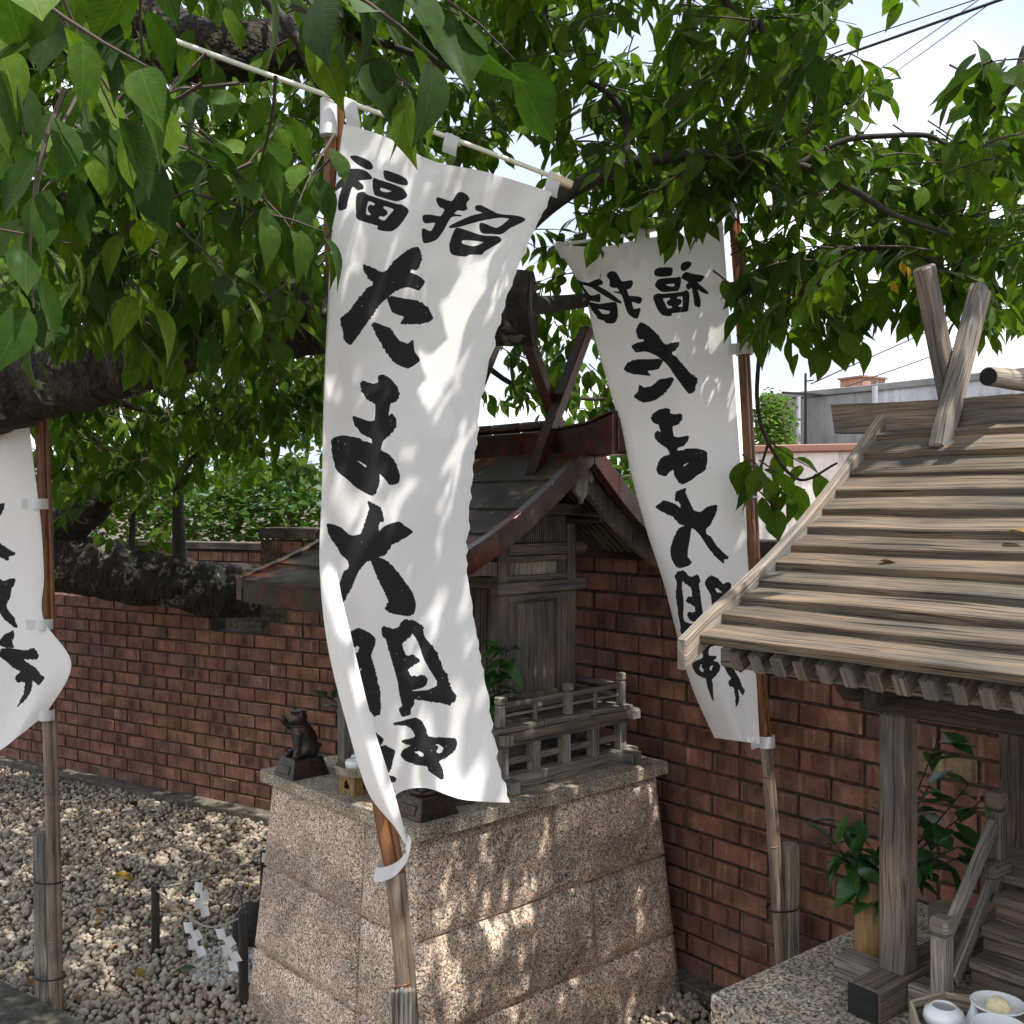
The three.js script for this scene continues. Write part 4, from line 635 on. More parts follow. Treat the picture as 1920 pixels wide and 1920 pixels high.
// banner three: by the low wall, mostly out of the picture, also seen from its back
{
  const z0 = 3.1;
  const pole = thing('bamboo_pole', 'red-brown bamboo pole standing on gravel before the low brick wall', 'pole', [0, 0, 0], 0, 'bamboo banner poles');
  bamboo(pole, [[100, 1942, 3.12], [95, 1700, 3.12], [92, 1500, 3.12], [87, 1350, 3.12], [84, 1120, 3.12], [78, 900, 3.12], [70, 690, 3.12], [64, 560, 3.12], [52, 380, 3.12]], 0.0135, 1380, [0.09, 0.17, 0.26, 0.4, 0.52, 0.62, 0.75, 0.9]);
  mesh('crossbar', tubeGeo([P(-420, 480, 3.2), P(50, 395, 3.12), P(210, 366, 3.08)].map((v) => [v, 0.0052]), { rad: 10, seg: 4 }), rodMat, pole);
  const flag = thing('banner', 'white cloth banner bulging past its pole before the low brick wall', 'banner', [0, 0, 0], 0, 'white banners with brush lettering');
  const Rx = [[36, 425], [40, 520], [44, 612], [50, 705], [56, 800], [66, 893], [77, 985], [82, 1080], [81, 1160], [133, 1246], [86, 1338]];
  const rows = Rx.map(([rx, ry], i) => { const b = i === 9 ? -0.03 : i === 10 ? 0.0 : 0, low = i >= 9 ? (i === 10 ? 1 : 0.4) : 0; return [[rx, ry, z0 + b], [rx - 45 - 6 * low, ry + 8 + 34 * low, z0 + 0.01 + b], [rx - 100, ry + 14 + 60 * low, z0 + 0.03], [rx - 170, ry + 22 + 50 * low, z0 + 0.02], [rx - 230, ry + 30 + 30 * low, z0 + 0.05], [rx - 275, ry + 38 + 20 * low, z0 + 0.08]]; });
  mesh('cloth', clothGeo(rows, [0, 0.16, 0.36, 0.61, 0.83, 1], true, (u, v) => 0.010 * Math.sin(u * 8 + v * 9) * sstep(0, 0.2, u)), clothMat, flag);
  for (const [x, y] of [[76, 945], [84, 1170], [87, 1340]]) { const c = P(x, y, 3.115); band('tie_loop', flag, c, 0.022, 0.026, 0.032, tabMat); strip('loop', flag, [c.clone().add(V(-0.02, 0, 0.01)), c.clone().add(V(-0.05, 0, 0.018))], V(0, 0.03, 0), tabMat); }
  const a = P(82, 1562, 3.13), st = thing('wooden_stake', 'dark round wooden stake wired to the pole before the low brick wall', 'stake');
  mesh('post', tubeGeo([[V(a.x, -0.05, a.z), 0.028], [V(a.x - 0.003, 0.3, a.z), 0.027], [V(a.x - 0.008, a.y, a.z), 0.026]], { rad: 14, seg: 5, amp: 0.06 }), W.grey[1], st);
  for (const y of [1651, 1831]) band('wire', st, P(91, y, 3.115), 0.046, 0.036, 0.005, wireMat, [0, 0, -0.05]);
}

// ---------------------------------------------------------------- small things on the granite pedestal
const onCap = (px, py) => onFloor(px, py, SH.top);
const bronzeTex = tex(256, 256, (u, v) => { const a = tf(u, v, 5, 5, 3, 4), b = tf(u, v, 30, 30, 6, 2), k = sstep(0.45, 0.65, a), g = 0.5 + 0.3 * (b - 0.5); return [g * mix(1.05, 0.72, k), g * mix(0.86, 0.80, k), g * mix(0.74, 0.80, k)]; }); bronzeTex.repeat.set(6, 6);
const bronze = std({ color: lin(0.25, 0.235, 0.22), map: bronzeTex, metalness: 0.5, roughness: 0.42 }), plinthMetal = std({ color: lin(0.27, 0.24, 0.235), map: bronzeTex, metalness: 0.5, roughness: 0.42 });
const gilt = std({ color: lin(0.52, 0.30, 0.13), map: bronzeTex, metalness: 0.85, roughness: 0.3 });
const catGeo = sdfGeo((x, y, z) => {       // seated beckoning cat, facing -x
  let d = ell(x, y, z, [0.012, 0.045, 0], [0.040, 0.048, 0.036]);
  d = smin(d, ell(x, y, z, [-0.004, 0.085, 0], [0.028, 0.034, 0.028]), 0.02);
  d = smin(d, ell(x, y, z, [-0.012, 0.122, 0], [0.028, 0.025, 0.028]), 0.008);
  d = Math.max(d, y - 0.140 - 0.12 * Math.abs(z) * 0);
  d = smin(d, ell(x, y, z, [-0.034, 0.114, 0], [0.012, 0.010, 0.013]), 0.008);
  for (const s of [-1, 1]) { d = smin(d, caps(x, y, z, [-0.012, 0.138, s * 0.020], [-0.012, 0.150, s * 0.022], 0.008, 0.003), 0.004); d = smin(d, ell(x, y, z, [0.016, 0.022, s * 0.030], [0.030, 0.022, 0.014]), 0.008); d = smin(d, caps(x, y, z, [-0.016, 0.01, s * 0.024], [-0.034, 0.008, s * 0.024], 0.010, 0.009), 0.006); }
  d = smin(d, caps(x, y, z, [-0.02, 0.075, 0.018], [-0.028, 0.012, 0.016], 0.011, 0.009), 0.008);
  d = smin(d, caps(x, y, z, [-0.018, 0.085, -0.022], [-0.044, 0.108, -0.026], 0.011, 0.009), 0.008); d = smin(d, ell(x, y, z, [-0.050, 0.120, -0.026], [0.010, 0.012, 0.010]), 0.006);
  d = smin(d, caps(x, y, z, [0.048, 0.014, 0.0], [0.052, 0.03, 0.02], 0.009, 0.007), 0.008);
  return Math.max(d, -y);
}, [0, 0.075, 0], 0.09, 56);
function frustum(w, d, h, top) { const g = cbox(w, h, d, 0.003, 0), p = g.attributes.position; for (let i = 0; i < p.count; i++) { const k = mix(1, top, (p.getY(i) + h / 2) / h); p.setX(i, p.getX(i) * k); p.setZ(i, p.getZ(i) * k); } g.computeVertexNormals(); return g; }
function catStatue(label, pos, extra) {
  const g = thing('cat_statue', label, 'statue', [pos.x, SH.top, pos.z], SH.turn, 'cat statues on the granite pedestal');
  const b = mesh('plinth', frustum(0.135, 0.115, 0.058, 0.74), plinthMetal, g); b.position.y = 0.029; box('name_plate', b, bronze, [-0.062, -0.004, 0], [0.004, 0.026, 0.06], { rot: [0, 0, -0.3] });
  const k = mesh('body', catGeo, bronze, g); k.position.y = 0.056; const hat = mesh('collar', new THREE.TorusGeometry(0.026, 0.004, 8, 24), bronze, k); hat.rotation.x = Math.PI / 2; hat.position.set(-0.006, 0.098, 0);
  const crown = mesh('flat_crown', lathe([[0.0001, 0.012], [0.024, 0.012], [0.026, 0.010], [0.022, 0], [0.0001, 0]], 20), bronze, k); crown.position.set(-0.012, 0.134, 0);
  if (extra) { const c = mesh('cushion', new THREE.TorusGeometry(0.034, 0.012, 12, 32), bronze, g); c.rotation.x = Math.PI / 2; c.position.y = 0.066; c.scale.set(1.05, 0.95, 0.8); k.position.y = 0.066; const co = mesh('belly_charm', sdfGeo((x, y, z) => ell(x, y, z, [0, 0, 0], [0.033, 0.02, 0.03]), [0, 0, 0], 0.045, 24), gilt, g); co.position.set(-0.008, 0.08, 0.004); }
}
catStatue('dark bronze seated cat statue at the far corner of the pedestal, raising a paw', onCap(565, 1452));
catStatue('bronze cat statue on a ring cushion half hidden behind the banner hem', onCap(800, 1527), true);
{ // offering tray with white cups
  const p = onCap(672, 1484), g = thing('offering_tray', 'pale wooden offering tray on a pierced stand behind the banner', 'tray', [p.x, SH.top, p.z], SH.turn);
  const st = mesh('stand', (() => { const s = new THREE.Shape([[-0.042, 0], [0.042, 0], [0.042, 0.052], [-0.042, 0.052]].map((q) => new THREE.Vector2(...q))), h = new THREE.Path([[-0.014, 0.014], [-0.014, 0.028], [0, 0.042], [0.014, 0.028], [0.014, 0.014]].map((q) => new THREE.Vector2(...q))); s.holes.push(h); const a = new THREE.ExtrudeGeometry(s, { depth: 0.004, bevelEnabled: false }); return mergeGeometries([0, 1, 2, 3].map((k) => { const c = a.clone(); c.translate(0, 0, 0.038); c.rotateY(k * Math.PI / 2); return c; })); })(), tanCane, g);
  const rim = lathe([[0.058, 0.052], [0.066, 0.054], [0.072, 0.082], [0.069, 0.082], [0.063, 0.058], [0.0001, 0.057]], 8); const r = mesh('tray_rim', rim, W.pale, g); r.rotation.y = 0.39;
  const por = phys({ color: lin(0.80, 0.83, 0.83), roughness: 0.18, clearcoat: 0.6, clearcoatRoughness: 0.1 }); M.porcelain = por;
  [[-0.022, 0.012, 'white cup at the front edge of the pierced offering tray'], [0.022, -0.026, 'white cup at the back of the offering tray, beside the shrine steps'], [0.018, 0.03, 'white cup on the offering tray, tucked behind the banner hem']].forEach(([x, z, label], i) => { const q = V(x, 0.058, z).applyAxisAngle(V(0, 1, 0), SH.turn), c = mesh('white_cup', lathe([[0.0001, 0.004], [0.013, 0.004], [0.014, 0], [0.017, 0.002], [0.026, 0.018], [0.028, 0.034], [0.022, 0.042], [0.0001, 0.044]], 28), por, scene); c.position.set(p.x + q.x, SH.top + q.y, p.z + q.z); tag(c, label, 'cup', 'white cups on the offering tray'); });
}
{ const p = onCap(868, 1508), g = new THREE.IcosahedronGeometry(0.034, 3), a = g.attributes.position; for (let i = 0; i < a.count; i++) { const v = V(a.getX(i), a.getY(i), a.getZ(i)), k = 0.75 + 0.55 * fbm(v.x * 40, v.y * 40, v.z * 40, 3); a.setXYZ(i, v.x * k * 1.7, v.y * k * 0.75, v.z * k); } g.computeVertexNormals(); const m = mesh('pale_stone', g, std({ color: lin(0.46, 0.45, 0.41), map: dirtTex }), scene); m.position.set(p.x, SH.top + 0.012, p.z - 0.02); m.rotation.y = SH.turn; tag(m, 'pale rough stone lying beside the cat statue on the pedestal', 'stone'); }

// ---------------------------------------------------------------- leaves
function leafGeo(bend, fold, curl, wide = 0.235) {
  const n = 9, pos = [], uv = [], idx = [];
  const half = (t) => wide * Math.pow(Math.sin(Math.PI * Math.pow(t, 0.86)), 0.9) * (t > 0.62 ? mix(1, 0.42, (t - 0.62) / 0.38) : 1);
  for (let i = 0; i <= n; i++) { const t = i / n, w = half(t), y = -bend * t * t, tw = curl * (t - 0.3); for (const s of [-1, 0, 1]) { const x = s * w, dz = Math.abs(s) * w * fold; pos.push(x * Math.cos(tw), y + dz + x * Math.sin(tw), t); uv.push(0.5 + s * w * 1.5, t); } }
  for (let i = 0; i < n; i++) for (let k = 0; k < 2; k++) { const a = i * 3 + k, b = a + 3; idx.push(a, b, a + 1, a + 1, b, b + 1); }
  const g = new THREE.BufferGeometry(); g.setIndex(idx); g.setAttribute('position', new THREE.Float32BufferAttribute(pos, 3)); g.setAttribute('uv', new THREE.Float32BufferAttribute(uv, 2)); g.computeVertexNormals(); return g;
}
const leafVar = [leafGeo(0.12, 0.25, 0.1, 0.27), leafGeo(0.32, 0.38, -0.2, 0.235), leafGeo(0.22, 0.15, 0.35, 0.26), leafGeo(0.5, 0.4, 0.15, 0.22), leafGeo(-0.08, 0.3, -0.3, 0.285)];
const veinFn = (u, v) => { const x = Math.abs(u - 0.5), mid = sstep(0.020, 0.006, x), s = (v * 13 - x * 9) % 1, side = sstep(0.10, 0.0, Math.abs((s + 1) % 1 - 0.5) - 0.02) * sstep(0.48, 0.3, x); return [mid, side]; };
const leafTex = tex(256, 256, (u, v) => { const [m, s] = veinFn(u, v), n = tf(u, v, 8, 8, 4, 4), g = 0.84 + 0.28 * (n - 0.5) + 0.12 * m + 0.02 * s; return [g * mix(0.93, 1.1, m), g, g * 0.9]; });
const leafBump = tex(256, 256, (u, v) => { const [m, s] = veinFn(u, v), g = 0.6 - 0.4 * m - 0.35 * s + 0.1 * tf(u, v, 30, 30, 2, 2); return [g, g, g]; }, false);
const leafMat = (r, g, b, o = {}) => phys({ color: lin(r, g, b), map: leafTex, bumpMap: leafBump, bumpScale: 0.0004, specularIntensity: 0.22, roughness: 0.97, transmission: 0.56, thickness: 0, clearcoat: 0.05, clearcoatRoughness: 0.3, ...o });
const cherryLeaf = leafMat(1, 1, 1), soloMats = [leafMat(0.050, 0.108, 0.008), leafMat(0.085, 0.160, 0.010), leafMat(0.036, 0.078, 0.008), leafMat(0.17, 0.27, 0.014)];
const glossyLeaf = [leafMat(0.045, 0.11, 0.035, { roughness: 0.3, transmission: 0, clearcoat: 0.3 }), leafMat(0.06, 0.14, 0.035, { roughness: 0.3, transmission: 0, clearcoat: 0.3 })];
const barkTex = tex(512, 512, (u, v) => { const a = tf(u, v, 10, 26, 3, 4), b = tf(u, v, 40, 80, 8, 2), lich = sstep(0.60, 0.66, tf(u, v, 7, 7, 44, 4)) * sstep(0.35, 0.6, tf(u, v, 40, 40, 61, 2)), moss = sstep(0.55, 0.7, tf(u, v, 5, 5, 99, 3)); let g = 0.25 + 0.3 * (a - 0.5) + 0.16 * (b - 0.5); const c = [g * 1.08, g * mix(0.95, 1.05, moss), g * mix(0.85, 0.75, moss)]; return c.map((x, k) => mix(x, [0.68, 0.69, 0.62][k], lich)); }); barkTex.repeat.set(1.6, 1.6);
const barkBump = tex(512, 512, (u, v) => { const g = tf(u, v, 10, 26, 3, 4) * 0.6 + tf(u, v, 50, 60, 5, 3) * 0.4; return [g, g, g]; }, false); barkBump.repeat.set(1.6, 1.6);
const bark = std({ color: lin(0.38, 0.35, 0.32), map: barkTex, bumpMap: barkBump, bumpScale: 0.03, roughness: 0.95 }), twigMat = std({ color: lin(0.075, 0.052, 0.042), roughness: 0.85 }), youngBark = std({ color: lin(0.17, 0.145, 0.125), map: dirtTex, bumpMap: barkBump, bumpScale: 0.004, roughness: 0.8 });

// ---------------------------------------------------------------- cherry tree
{
  const tree = thing('cherry_tree', 'old cherry tree with a lichened trunk along the low wall and leaves overhead', 'tree');
  const L = (name, pts, mat = bark, o = {}) => mesh(name, tubeGeo(pts.map(([x, y, Z, r]) => [P(x, y, Z), r]), { rad: 22, seg: 10, amp: 0.16, freq: 9, knob: 0.18, ...o }), mat, tree);
  // trunk from its root beyond the left edge, then lying over the low wall
  mesh('trunk', tubeGeo([[V(-3.75, -0.1, -5.2), 0.34], [V(-3.6, 0.5, -5.25), 0.27], [V(-3.3, 1.1, -5.35), 0.25], [P(-30, 985, 5.5), 0.2], [P(140, 1056, 5.5), 0.160], [P(300, 1088, 5.45), 0.138], [P(430, 1106, 5.45), 0.135], [P(560, 1118, 5.5), 0.13]], { rad: 48, seg: 24, amp: 0.18, freq: 11, knob: 0.25 }), bark, tree);
  mesh('limb', tubeGeo([[V(-3.45, 0.9, -5.25), 0.2], [V(-2.9, 1.55, -4.4), 0.18], [P(-180, 790, 3.35), 0.165], [P(20, 728, 3.0), 0.128], [P(230, 668, 2.85), 0.106], [P(440, 612, 2.72), 0.094], [P(680, 588, 2.62), 0.094], [P(860, 580, 2.57), 0.09], [P(1000, 577, 2.54), 0.086]], { rad: 48, seg: 26, amp: 0.17, freq: 16, knob: 0.25 }), bark, tree);
  L('limb', [[60, 1020, 5.5, 0.16], [150, 955, 5.45, 0.12], [225, 895, 5.4, 0.085], [330, 830, 5.3, 0.05], [430, 780, 5.2, 0.03]]);
  mesh('limb', tubeGeo([[V(-2.95, 1.5, -4.45), 0.15], [V(-2.6, 2.2, -3.9), 0.125], [P(-250, 300, 3.2), 0.11], [P(60, 60, 2.9), 0.10], [P(260, 40, 2.75), 0.09], [P(380, 95, 2.7), 0.085], [P(520, 88, 2.75), 0.07], [P(640, 30, 2.85), 0.055], [P(760, -90, 3.0), 0.03]], { rad: 30, seg: 12, amp: 0.16, freq: 12, knob: 0.2 }), bark, tree);
  L('sprout', [[338, 1075, 5.42, 0.038], [334, 960, 5.42, 0.031], [331, 885, 5.4, 0.028], [300, 845, 5.38, 0.018], [260, 800, 5.3, 0.01]], youngBark, { amp: 0.05 });
  L('sprout', [[332, 892, 5.4, 0.024], [370, 850, 5.35, 0.018], [400, 815, 5.3, 0.012]], youngBark, { amp: 0.05 });
  L('sprout', [[246, 1070, 5.45, 0.02], [248, 985, 5.45, 0.014], [258, 900, 5.4, 0.008]], youngBark, { amp: 0.05 });
  const Lb = (pts) => L('branch', pts, youngBark, { rad: 9, seg: 6, amp: 0.07, knob: 0.1 });
  Lb([[985, 575, 2.58, 0.026], [1060, 568, 2.85, 0.022], [1160, 556, 3.2, 0.021], [1390, 538, 3.2, 0.019], [1470, 512, 3.0, 0.015], [1620, 470, 2.6, 0.011], [1740, 490, 2.55, 0.007], [1800, 528, 2.5, 0.004]]);
  Lb([[930, 480, 2.6, 0.024], [1050, 372, 2.5, 0.022], [1170, 312, 2.45, 0.017], [1300, 291, 2.4, 0.014], [1420, 298, 2.35, 0.012], [1500, 312, 2.3, 0.010], [1590, 352, 2.25, 0.008], [1680, 405, 2.2, 0.006], [1780, 440, 2.15, 0.004]]);
  Lb([[1495, 310, 2.3, 0.008], [1580, 265, 2.3, 0.007], [1660, 256, 2.3, 0.006], [1740, 256, 2.3, 0.006], [1780, 272, 2.3, 0.004], [1850, 252, 2.28, 0.003]]);
  Lb([[1172, 310, 2.45, 0.009], [1172, 220, 2.45, 0.008], [1130, 170, 2.45, 0.007], [1060, 130, 2.5, 0.006], [1030, 60, 2.5, 0.004], [1020, -40, 2.5, 0.003]]);
  Lb([[1420, 40, 2.3, 0.008], [1410, 60, 2.3, 0.007], [1450, 105, 2.3, 0.006], [1520, 70, 2.3, 0.005], [1330, -30, 2.35, 0.01]].sort((a, b) => a[0] - b[0]));
  Lb([[-60, 425, 1.75, 0.012], [40, 400, 1.72, 0.011], [125, 374, 1.7, 0.010], [200, 362, 1.7, 0.008], [290, 345, 1.72, 0.005]]);
  Lb([[125, 374, 1.7, 0.008], [80, 335, 1.68, 0.006], [25, 310, 1.65, 0.005]]);
  Lb([[500, 0, 2.4, 0.015], [560, 80, 2.4, 0.012], [600, 165, 2.42, 0.009], [650, 240, 2.45, 0.005]]);
  Lb([[560, -30, 1.15, 0.008], [640, 55, 1.1, 0.006], [740, 90, 1.08, 0.004], [880, 140, 1.05, 0.003]]);
  Lb([[1425, 640, 2.85, 0.006], [1420, 760, 2.82, 0.006], [1440, 830, 2.8, 0.005], [1500, 900, 2.75, 0.004], [1570, 868, 2.72, 0.003]]);
  Lb([[1440, 830, 2.8, 0.004], [1425, 900, 2.8, 0.004], [1450, 915, 2.8, 0.003], [1510, 918, 2.78, 0.002]]);
  Lb([[1920, 90, 2.0, 0.006], [1890, 170, 2.0, 0.005], [1830, 240, 2.05, 0.003]]);
  Lb([[860, 640, 3.9, 0.012], [960, 720, 3.9, 0.010], [1060, 745, 4.0, 0.008], [1200, 740, 4.1, 0.006], [1290, 690, 4.1, 0.004]]);
  Lb([[100, 620, 3.6, 0.02], [240, 760, 4.2, 0.014], [380, 770, 4.5, 0.010], [520, 720, 4.6, 0.007], [600, 690, 4.6, 0.004]]);

  const leaves = [], twigs = [], r = rng(2024), up = V(0, 1, 0);
  const addLeaf = (p, axis, size, tone) => {
    const z = axis.clone().normalize(), n = V(rr(-0.55, 0.55, r), 1, rr(-0.55, 0.55, r)); const x = V(0, 0, 0).crossVectors(n, z); if (x.lengthSq() < 1e-4) x.set(1, 0, 0); x.normalize(); const y = V(0, 0, 0).crossVectors(z, x);
    const m = new THREE.Matrix4().makeBasis(x.multiplyScalar(size), y.multiplyScalar(size), z.multiplyScalar(size)).setPosition(p);
    leaves.push({ m, p, size, tone, v: Math.floor(r() * leafVar.length) });
  };
  const spray = (base, dir, len, n, size) => {
    dir.normalize(); const pts = [], k = 4; let p = base.clone(), d = dir.clone();
    const h = r() * 6.28, tone = r();
    for (let i = 0; i <= k; i++) { pts.push([p.clone(), mix(0.0028, 0.0010, i / k)]); d.add(V(rr(-0.16, 0.16, r), rr(-0.2, 0.06, r), rr(-0.16, 0.16, r))).normalize(); p = p.clone().addScaledVector(d, len / k); }
    twigs.push(tubeGeo(pts, { rad: 4, seg: 1, caps: false }));
    for (let i = 0; i < n; i++) {
      const t = (i + 0.7) / n, q = Math.min(k - 1, Math.floor(t * k)), pt = pts[q][0].clone().lerp(pts[q + 1][0], t * k - q), T = pts[q + 1][0].clone().sub(pts[q][0]).normalize();
      const s = V(0, 0, 0).crossVectors(T, up).normalize().multiplyScalar(i % 2 ? 1 : -1);
      const ax = s.multiplyScalar(rr(0.4, 0.9, r)).addScaledVector(T, rr(0.3, 0.8, r)).add(V(rr(-0.25, 0.25, r), rr(-1.15, -0.15, r), rr(-0.25, 0.25, r))).normalize();
      const st = pt.clone().addScaledVector(ax, 0.012); addLeaf(st, ax, size * rr(0.68, 1.18, r), clamp(tone + rr(-0.25, 0.25, r)));
    }
  };
  const inside = (poly, x, y) => { let c = false; for (let i = 0, j = poly.length - 1; i < poly.length; j = i++) { const [a, b] = poly[i], [e, f] = poly[j]; if ((b > y) !== (f > y) && x < (e - a) * (y - b) / (f - b) + a) c = !c; } return c; };
  // clouds of sprays: outline in the photograph, distance range, number of sprays
  const cloud = (poly, z0, z1, n, o = {}) => {
    const xs = poly.map((p) => p[0]), ys = poly.map((p) => p[1]), x0 = Math.min(...xs), x1 = Math.max(...xs), y0 = Math.min(...ys), y1 = Math.max(...ys); let made = 0, guard = 0;
    while (made < n && guard++ < n * 40) { const x = mix(x0, x1, r()), y = mix(y0, y1, r()); if (!inside(poly, x, y)) continue; const Z = mix(z0, z1, r()), b = P(x, y, Z), a = r() * 6.28;
      const d = V(Math.cos(a), rr(-0.5, 0.35, r), Math.sin(a)); if (o.dir) d.add(V(...o.dir)); d.normalize(); const len = rr(0.13, 0.26, r); b.addScaledVector(d, -len * 0.6); spray(b, d, len, o.n || 7, o.size || 0.083); made++; }
  };
  // near, hanging from the upper left
  cloud([[-60, -60], [330, -80], [560, -60], [420, 60], [210, 160], [130, 330], [-40, 420]], 0.76, 1.1, 9, { n: 6, size: 0.074, dir: [0.5, -0.9, 0] });
  cloud([[420, -100], [980, -120], [900, -10], [760, 20], [600, 0]], 0.98, 1.25, 5, { n: 6, size: 0.080, dir: [0.8, -0.7, 0] });
  cloud([[600, -60], [960, -60], [900, 30], [700, 60]], 0.95, 1.2, 4, { n: 6, size: 0.09, dir: [0.9, -0.45, 0] });
  cloud([[-40, 170], [240, 150], [420, 240], [590, 290], [560, 420], [320, 520], [-40, 500]], 1.25, 1.95, 74, { size: 0.074, dir: [0.3, -0.5, 0] });
  cloud([[60, 430], [420, 420], [590, 470], [590, 580], [360, 640], [70, 600]], 1.75, 2.5, 105, { size: 0.075, dir: [0.1, -0.6, 0] });
  cloud([[-100, -120], [640, -120], [1050, -120], [1010, 180], [900, 300], [640, 200], [560, 560], [-60, 560]], 2.35, 4.4, 500, { dir: [0, -0.25, 0] });
  // above and right of the banners
  cloud([[880, -120], [1560, -120], [1580, 60], [1650, 150], [1560, 300], [1300, 340], [1080, 320], [960, 220]], 2.1, 3.7, 230, {});
  cloud([[1080, 300], [1620, 190], [1700, 240], [1840, 215], [1960, 190], [1960, 500], [1800, 520], [1440, 500], [1400, 370], [1100, 350]], 2.3, 3.4, 205, {});
  cloud([[1400, 480], [1700, 520], [1960, 520], [1960, 600], [1880, 620], [1700, 560], [1640, 600], [1500, 630], [1410, 630]], 2.5, 3.1, 55, { dir: [0, -0.6, 0] });
  cloud([[1000, 380], [1180, 380], [1260, 450], [1150, 470], [1060, 520], [1000, 500]], 3.05, 3.4, 14, {});
  cloud([[1120, 380], [1330, 380], [1330, 430], [1120, 420]], 2.6, 2.85, 4, { dir: [0, -0.5, 0] });
  cloud([[1420, 840], [1540, 850], [1500, 960], [1430, 940]], 2.72, 2.85, 5, { n: 6, size: 0.1, dir: [0.3, -0.4, 0] });
  cloud([[1700, 150], [1960, 60], [1960, 250], [1760, 240]], 1.9, 2.3, 8, {});
  // behind the limb and round the copper roof
  cloud([[80, 640], [610, 620], [610, 780], [430, 830], [250, 900], [90, 860]], 3.3, 5.2, 210, { dir: [0, -0.4, 0] });
  cloud([[60, 700], [612, 680], [612, 860], [500, 900], [90, 930]], 4.6, 6.4, 170, { dir: [0, -0.3, 0] });
  cloud([[-120, -120], [900, -120], [1000, 200], [880, 420], [600, 620], [-100, 640]], 3.4, 6.0, 300, {});
  cloud([[90, 820], [300, 820], [330, 1020], [90, 1000]], 5.0, 6.2, 30, {});
  cloud([[880, 560], [1130, 560], [1270, 640], [1240, 760], [1050, 790], [890, 740]], 3.5, 4.8, 75, { dir: [0, -0.3, 0] });
  cloud([[1130, 760], [1260, 760], [1300, 960], [1180, 920]], 4.3, 5.5, 26, {});
  // crown overhead and to the sides, above the frame: it shades the yard
  const over = (x0, x1, y0, y1, z0, z1, n) => { for (let i = 0; i < n; i++) { const b = V(mix(x0, x1, r()), mix(y0, y1, r()), -mix(z0, z1, r())); const [px, py] = toPx(b); if (py > -70 && px > -60 && px < 1980) continue; const a = r() * 6.28; spray(b, V(Math.cos(a), rr(-0.4, 0.4, r), Math.sin(a)), rr(0.15, 0.28, r), 7, 0.095); } };
  over(-3.6, 0.6, 2.7, 4.3, 1.6, 7.0, 700); over(0.2, 1.6, 2.75, 3.9, 1.7, 4.4, 240); over(-2.4, 0.2, 2.3, 3.4, 0.7, 2.0, 70); over(-0.1, 0.85, 2.6, 3.5, 1.0, 2.3, 85);
  // the widest-looking leaves are single leaves, the rest is foliage
  const seen = leaves.map((l, i) => { const [px, py] = toPx(l.p); return [l.p.z < -0.3 && px > -20 && px < 1940 && py > -30 && py < 1900 ? l.size / -l.p.z : 0, i]; }).sort((a, b) => b[0] - a[0]);
  const solo = new Set(seen.slice(0, 300).filter((s) => s[0] > 0).map((s) => s[1]));
  const lists = leafVar.map(() => []);
  leaves.forEach((l, i) => {
    if (solo.has(i)) { const m = mesh('leaf', leafVar[l.v], l.tone > 0.9 ? soloMats[3] : soloMats[Math.floor(l.tone * 2.99)], tree); m.applyMatrix4(l.m); } else lists[l.v].push(l);
  });
  lists.forEach((l, k) => { const m = new THREE.InstancedMesh(leafVar[k], cherryLeaf, l.length), dk = [0.046, 0.098, 0.009], lt = [0.185, 0.30, 0.015]; l.forEach((q, i) => { m.setMatrixAt(i, q.m); const t = q.tone * 0.8 + 0.2 * r(); m.setColorAt(i, lin(...dk.map((c, j) => mix(c, lt[j], t)))); }); m.name = 'foliage'; m.userData.kind = 'stuff'; m.castShadow = m.receiveShadow = true; tree.add(m); });
  for (const [x, y, a] of [[1688, 492, 0.3], [1700, 500, -0.5], [1672, 528, 0.9]]) { const m = mesh('yellow_leaf', leafVar[1], leafMat(0.62, 0.36, 0.03), tree); m.position.copy(P(x, y, 2.3)); m.rotation.set(1.3, 0.2, a); m.scale.setScalar(0.032); }
  mesh('twigs', mergeGeometries(twigs), twigMat, tree, true);
  console.log('cherry leaves', leaves.length);
}

// ---------------------------------------------------------------- other plants: bushes, vine, vase branches
function bush(name, label, cat, c, rad, n, size, cols, group) {
  const g = thing(name, label, cat, [c.x, 0, c.z], 0, group), r = rng(Math.round(Math.abs(c.x * 977) + n)); const gi = [0, 2].map(() => []);
  for (let i = 0; i < n; i++) { const u = r() * 2 - 1, a = r() * 6.28, k = Math.pow(r(), 0.4), q = Math.sqrt(1 - u * u), bump = 0.75 + 0.5 * noise3(Math.cos(a) * 2 + c.x, u * 2, Math.sin(a) * 2); const p = V(Math.cos(a) * q * rad[0], u * rad[1], Math.sin(a) * q * rad[2]).multiplyScalar(k * bump).add(V(0, c.y, 0)); if (p.y < 0.02) continue;
    const e = new THREE.Euler(rr(-0.9, 0.9, r), r() * 6.28, rr(-0.6, 0.6, r)), s = size * rr(0.6, 1.25, r); gi[i % 2].push([new THREE.Matrix4().compose(p, new THREE.Quaternion().setFromEuler(e), V(s, s, s)), cols.map((x) => x * rr(0.65, 1.3, r))]); }
  gi.forEach((l, k) => { const m = new THREE.InstancedMesh(leafVar[k * 2], cherryLeaf, l.length); l.forEach(([t, q], i) => { m.setMatrixAt(i, t); m.setColorAt(i, lin(...q)); }); m.name = 'foliage'; m.userData.kind = 'stuff'; m.castShadow = m.receiveShadow = true; g.add(m); });
  mesh('stem', tubeGeo([[V(0, -0.05, 0), 0.03], [V(0.02, c.y * 0.5, 0.02), 0.022], [V(-0.02, c.y, 0), 0.012]], { rad: 8, seg: 3 }), youngBark, g); return g;
}
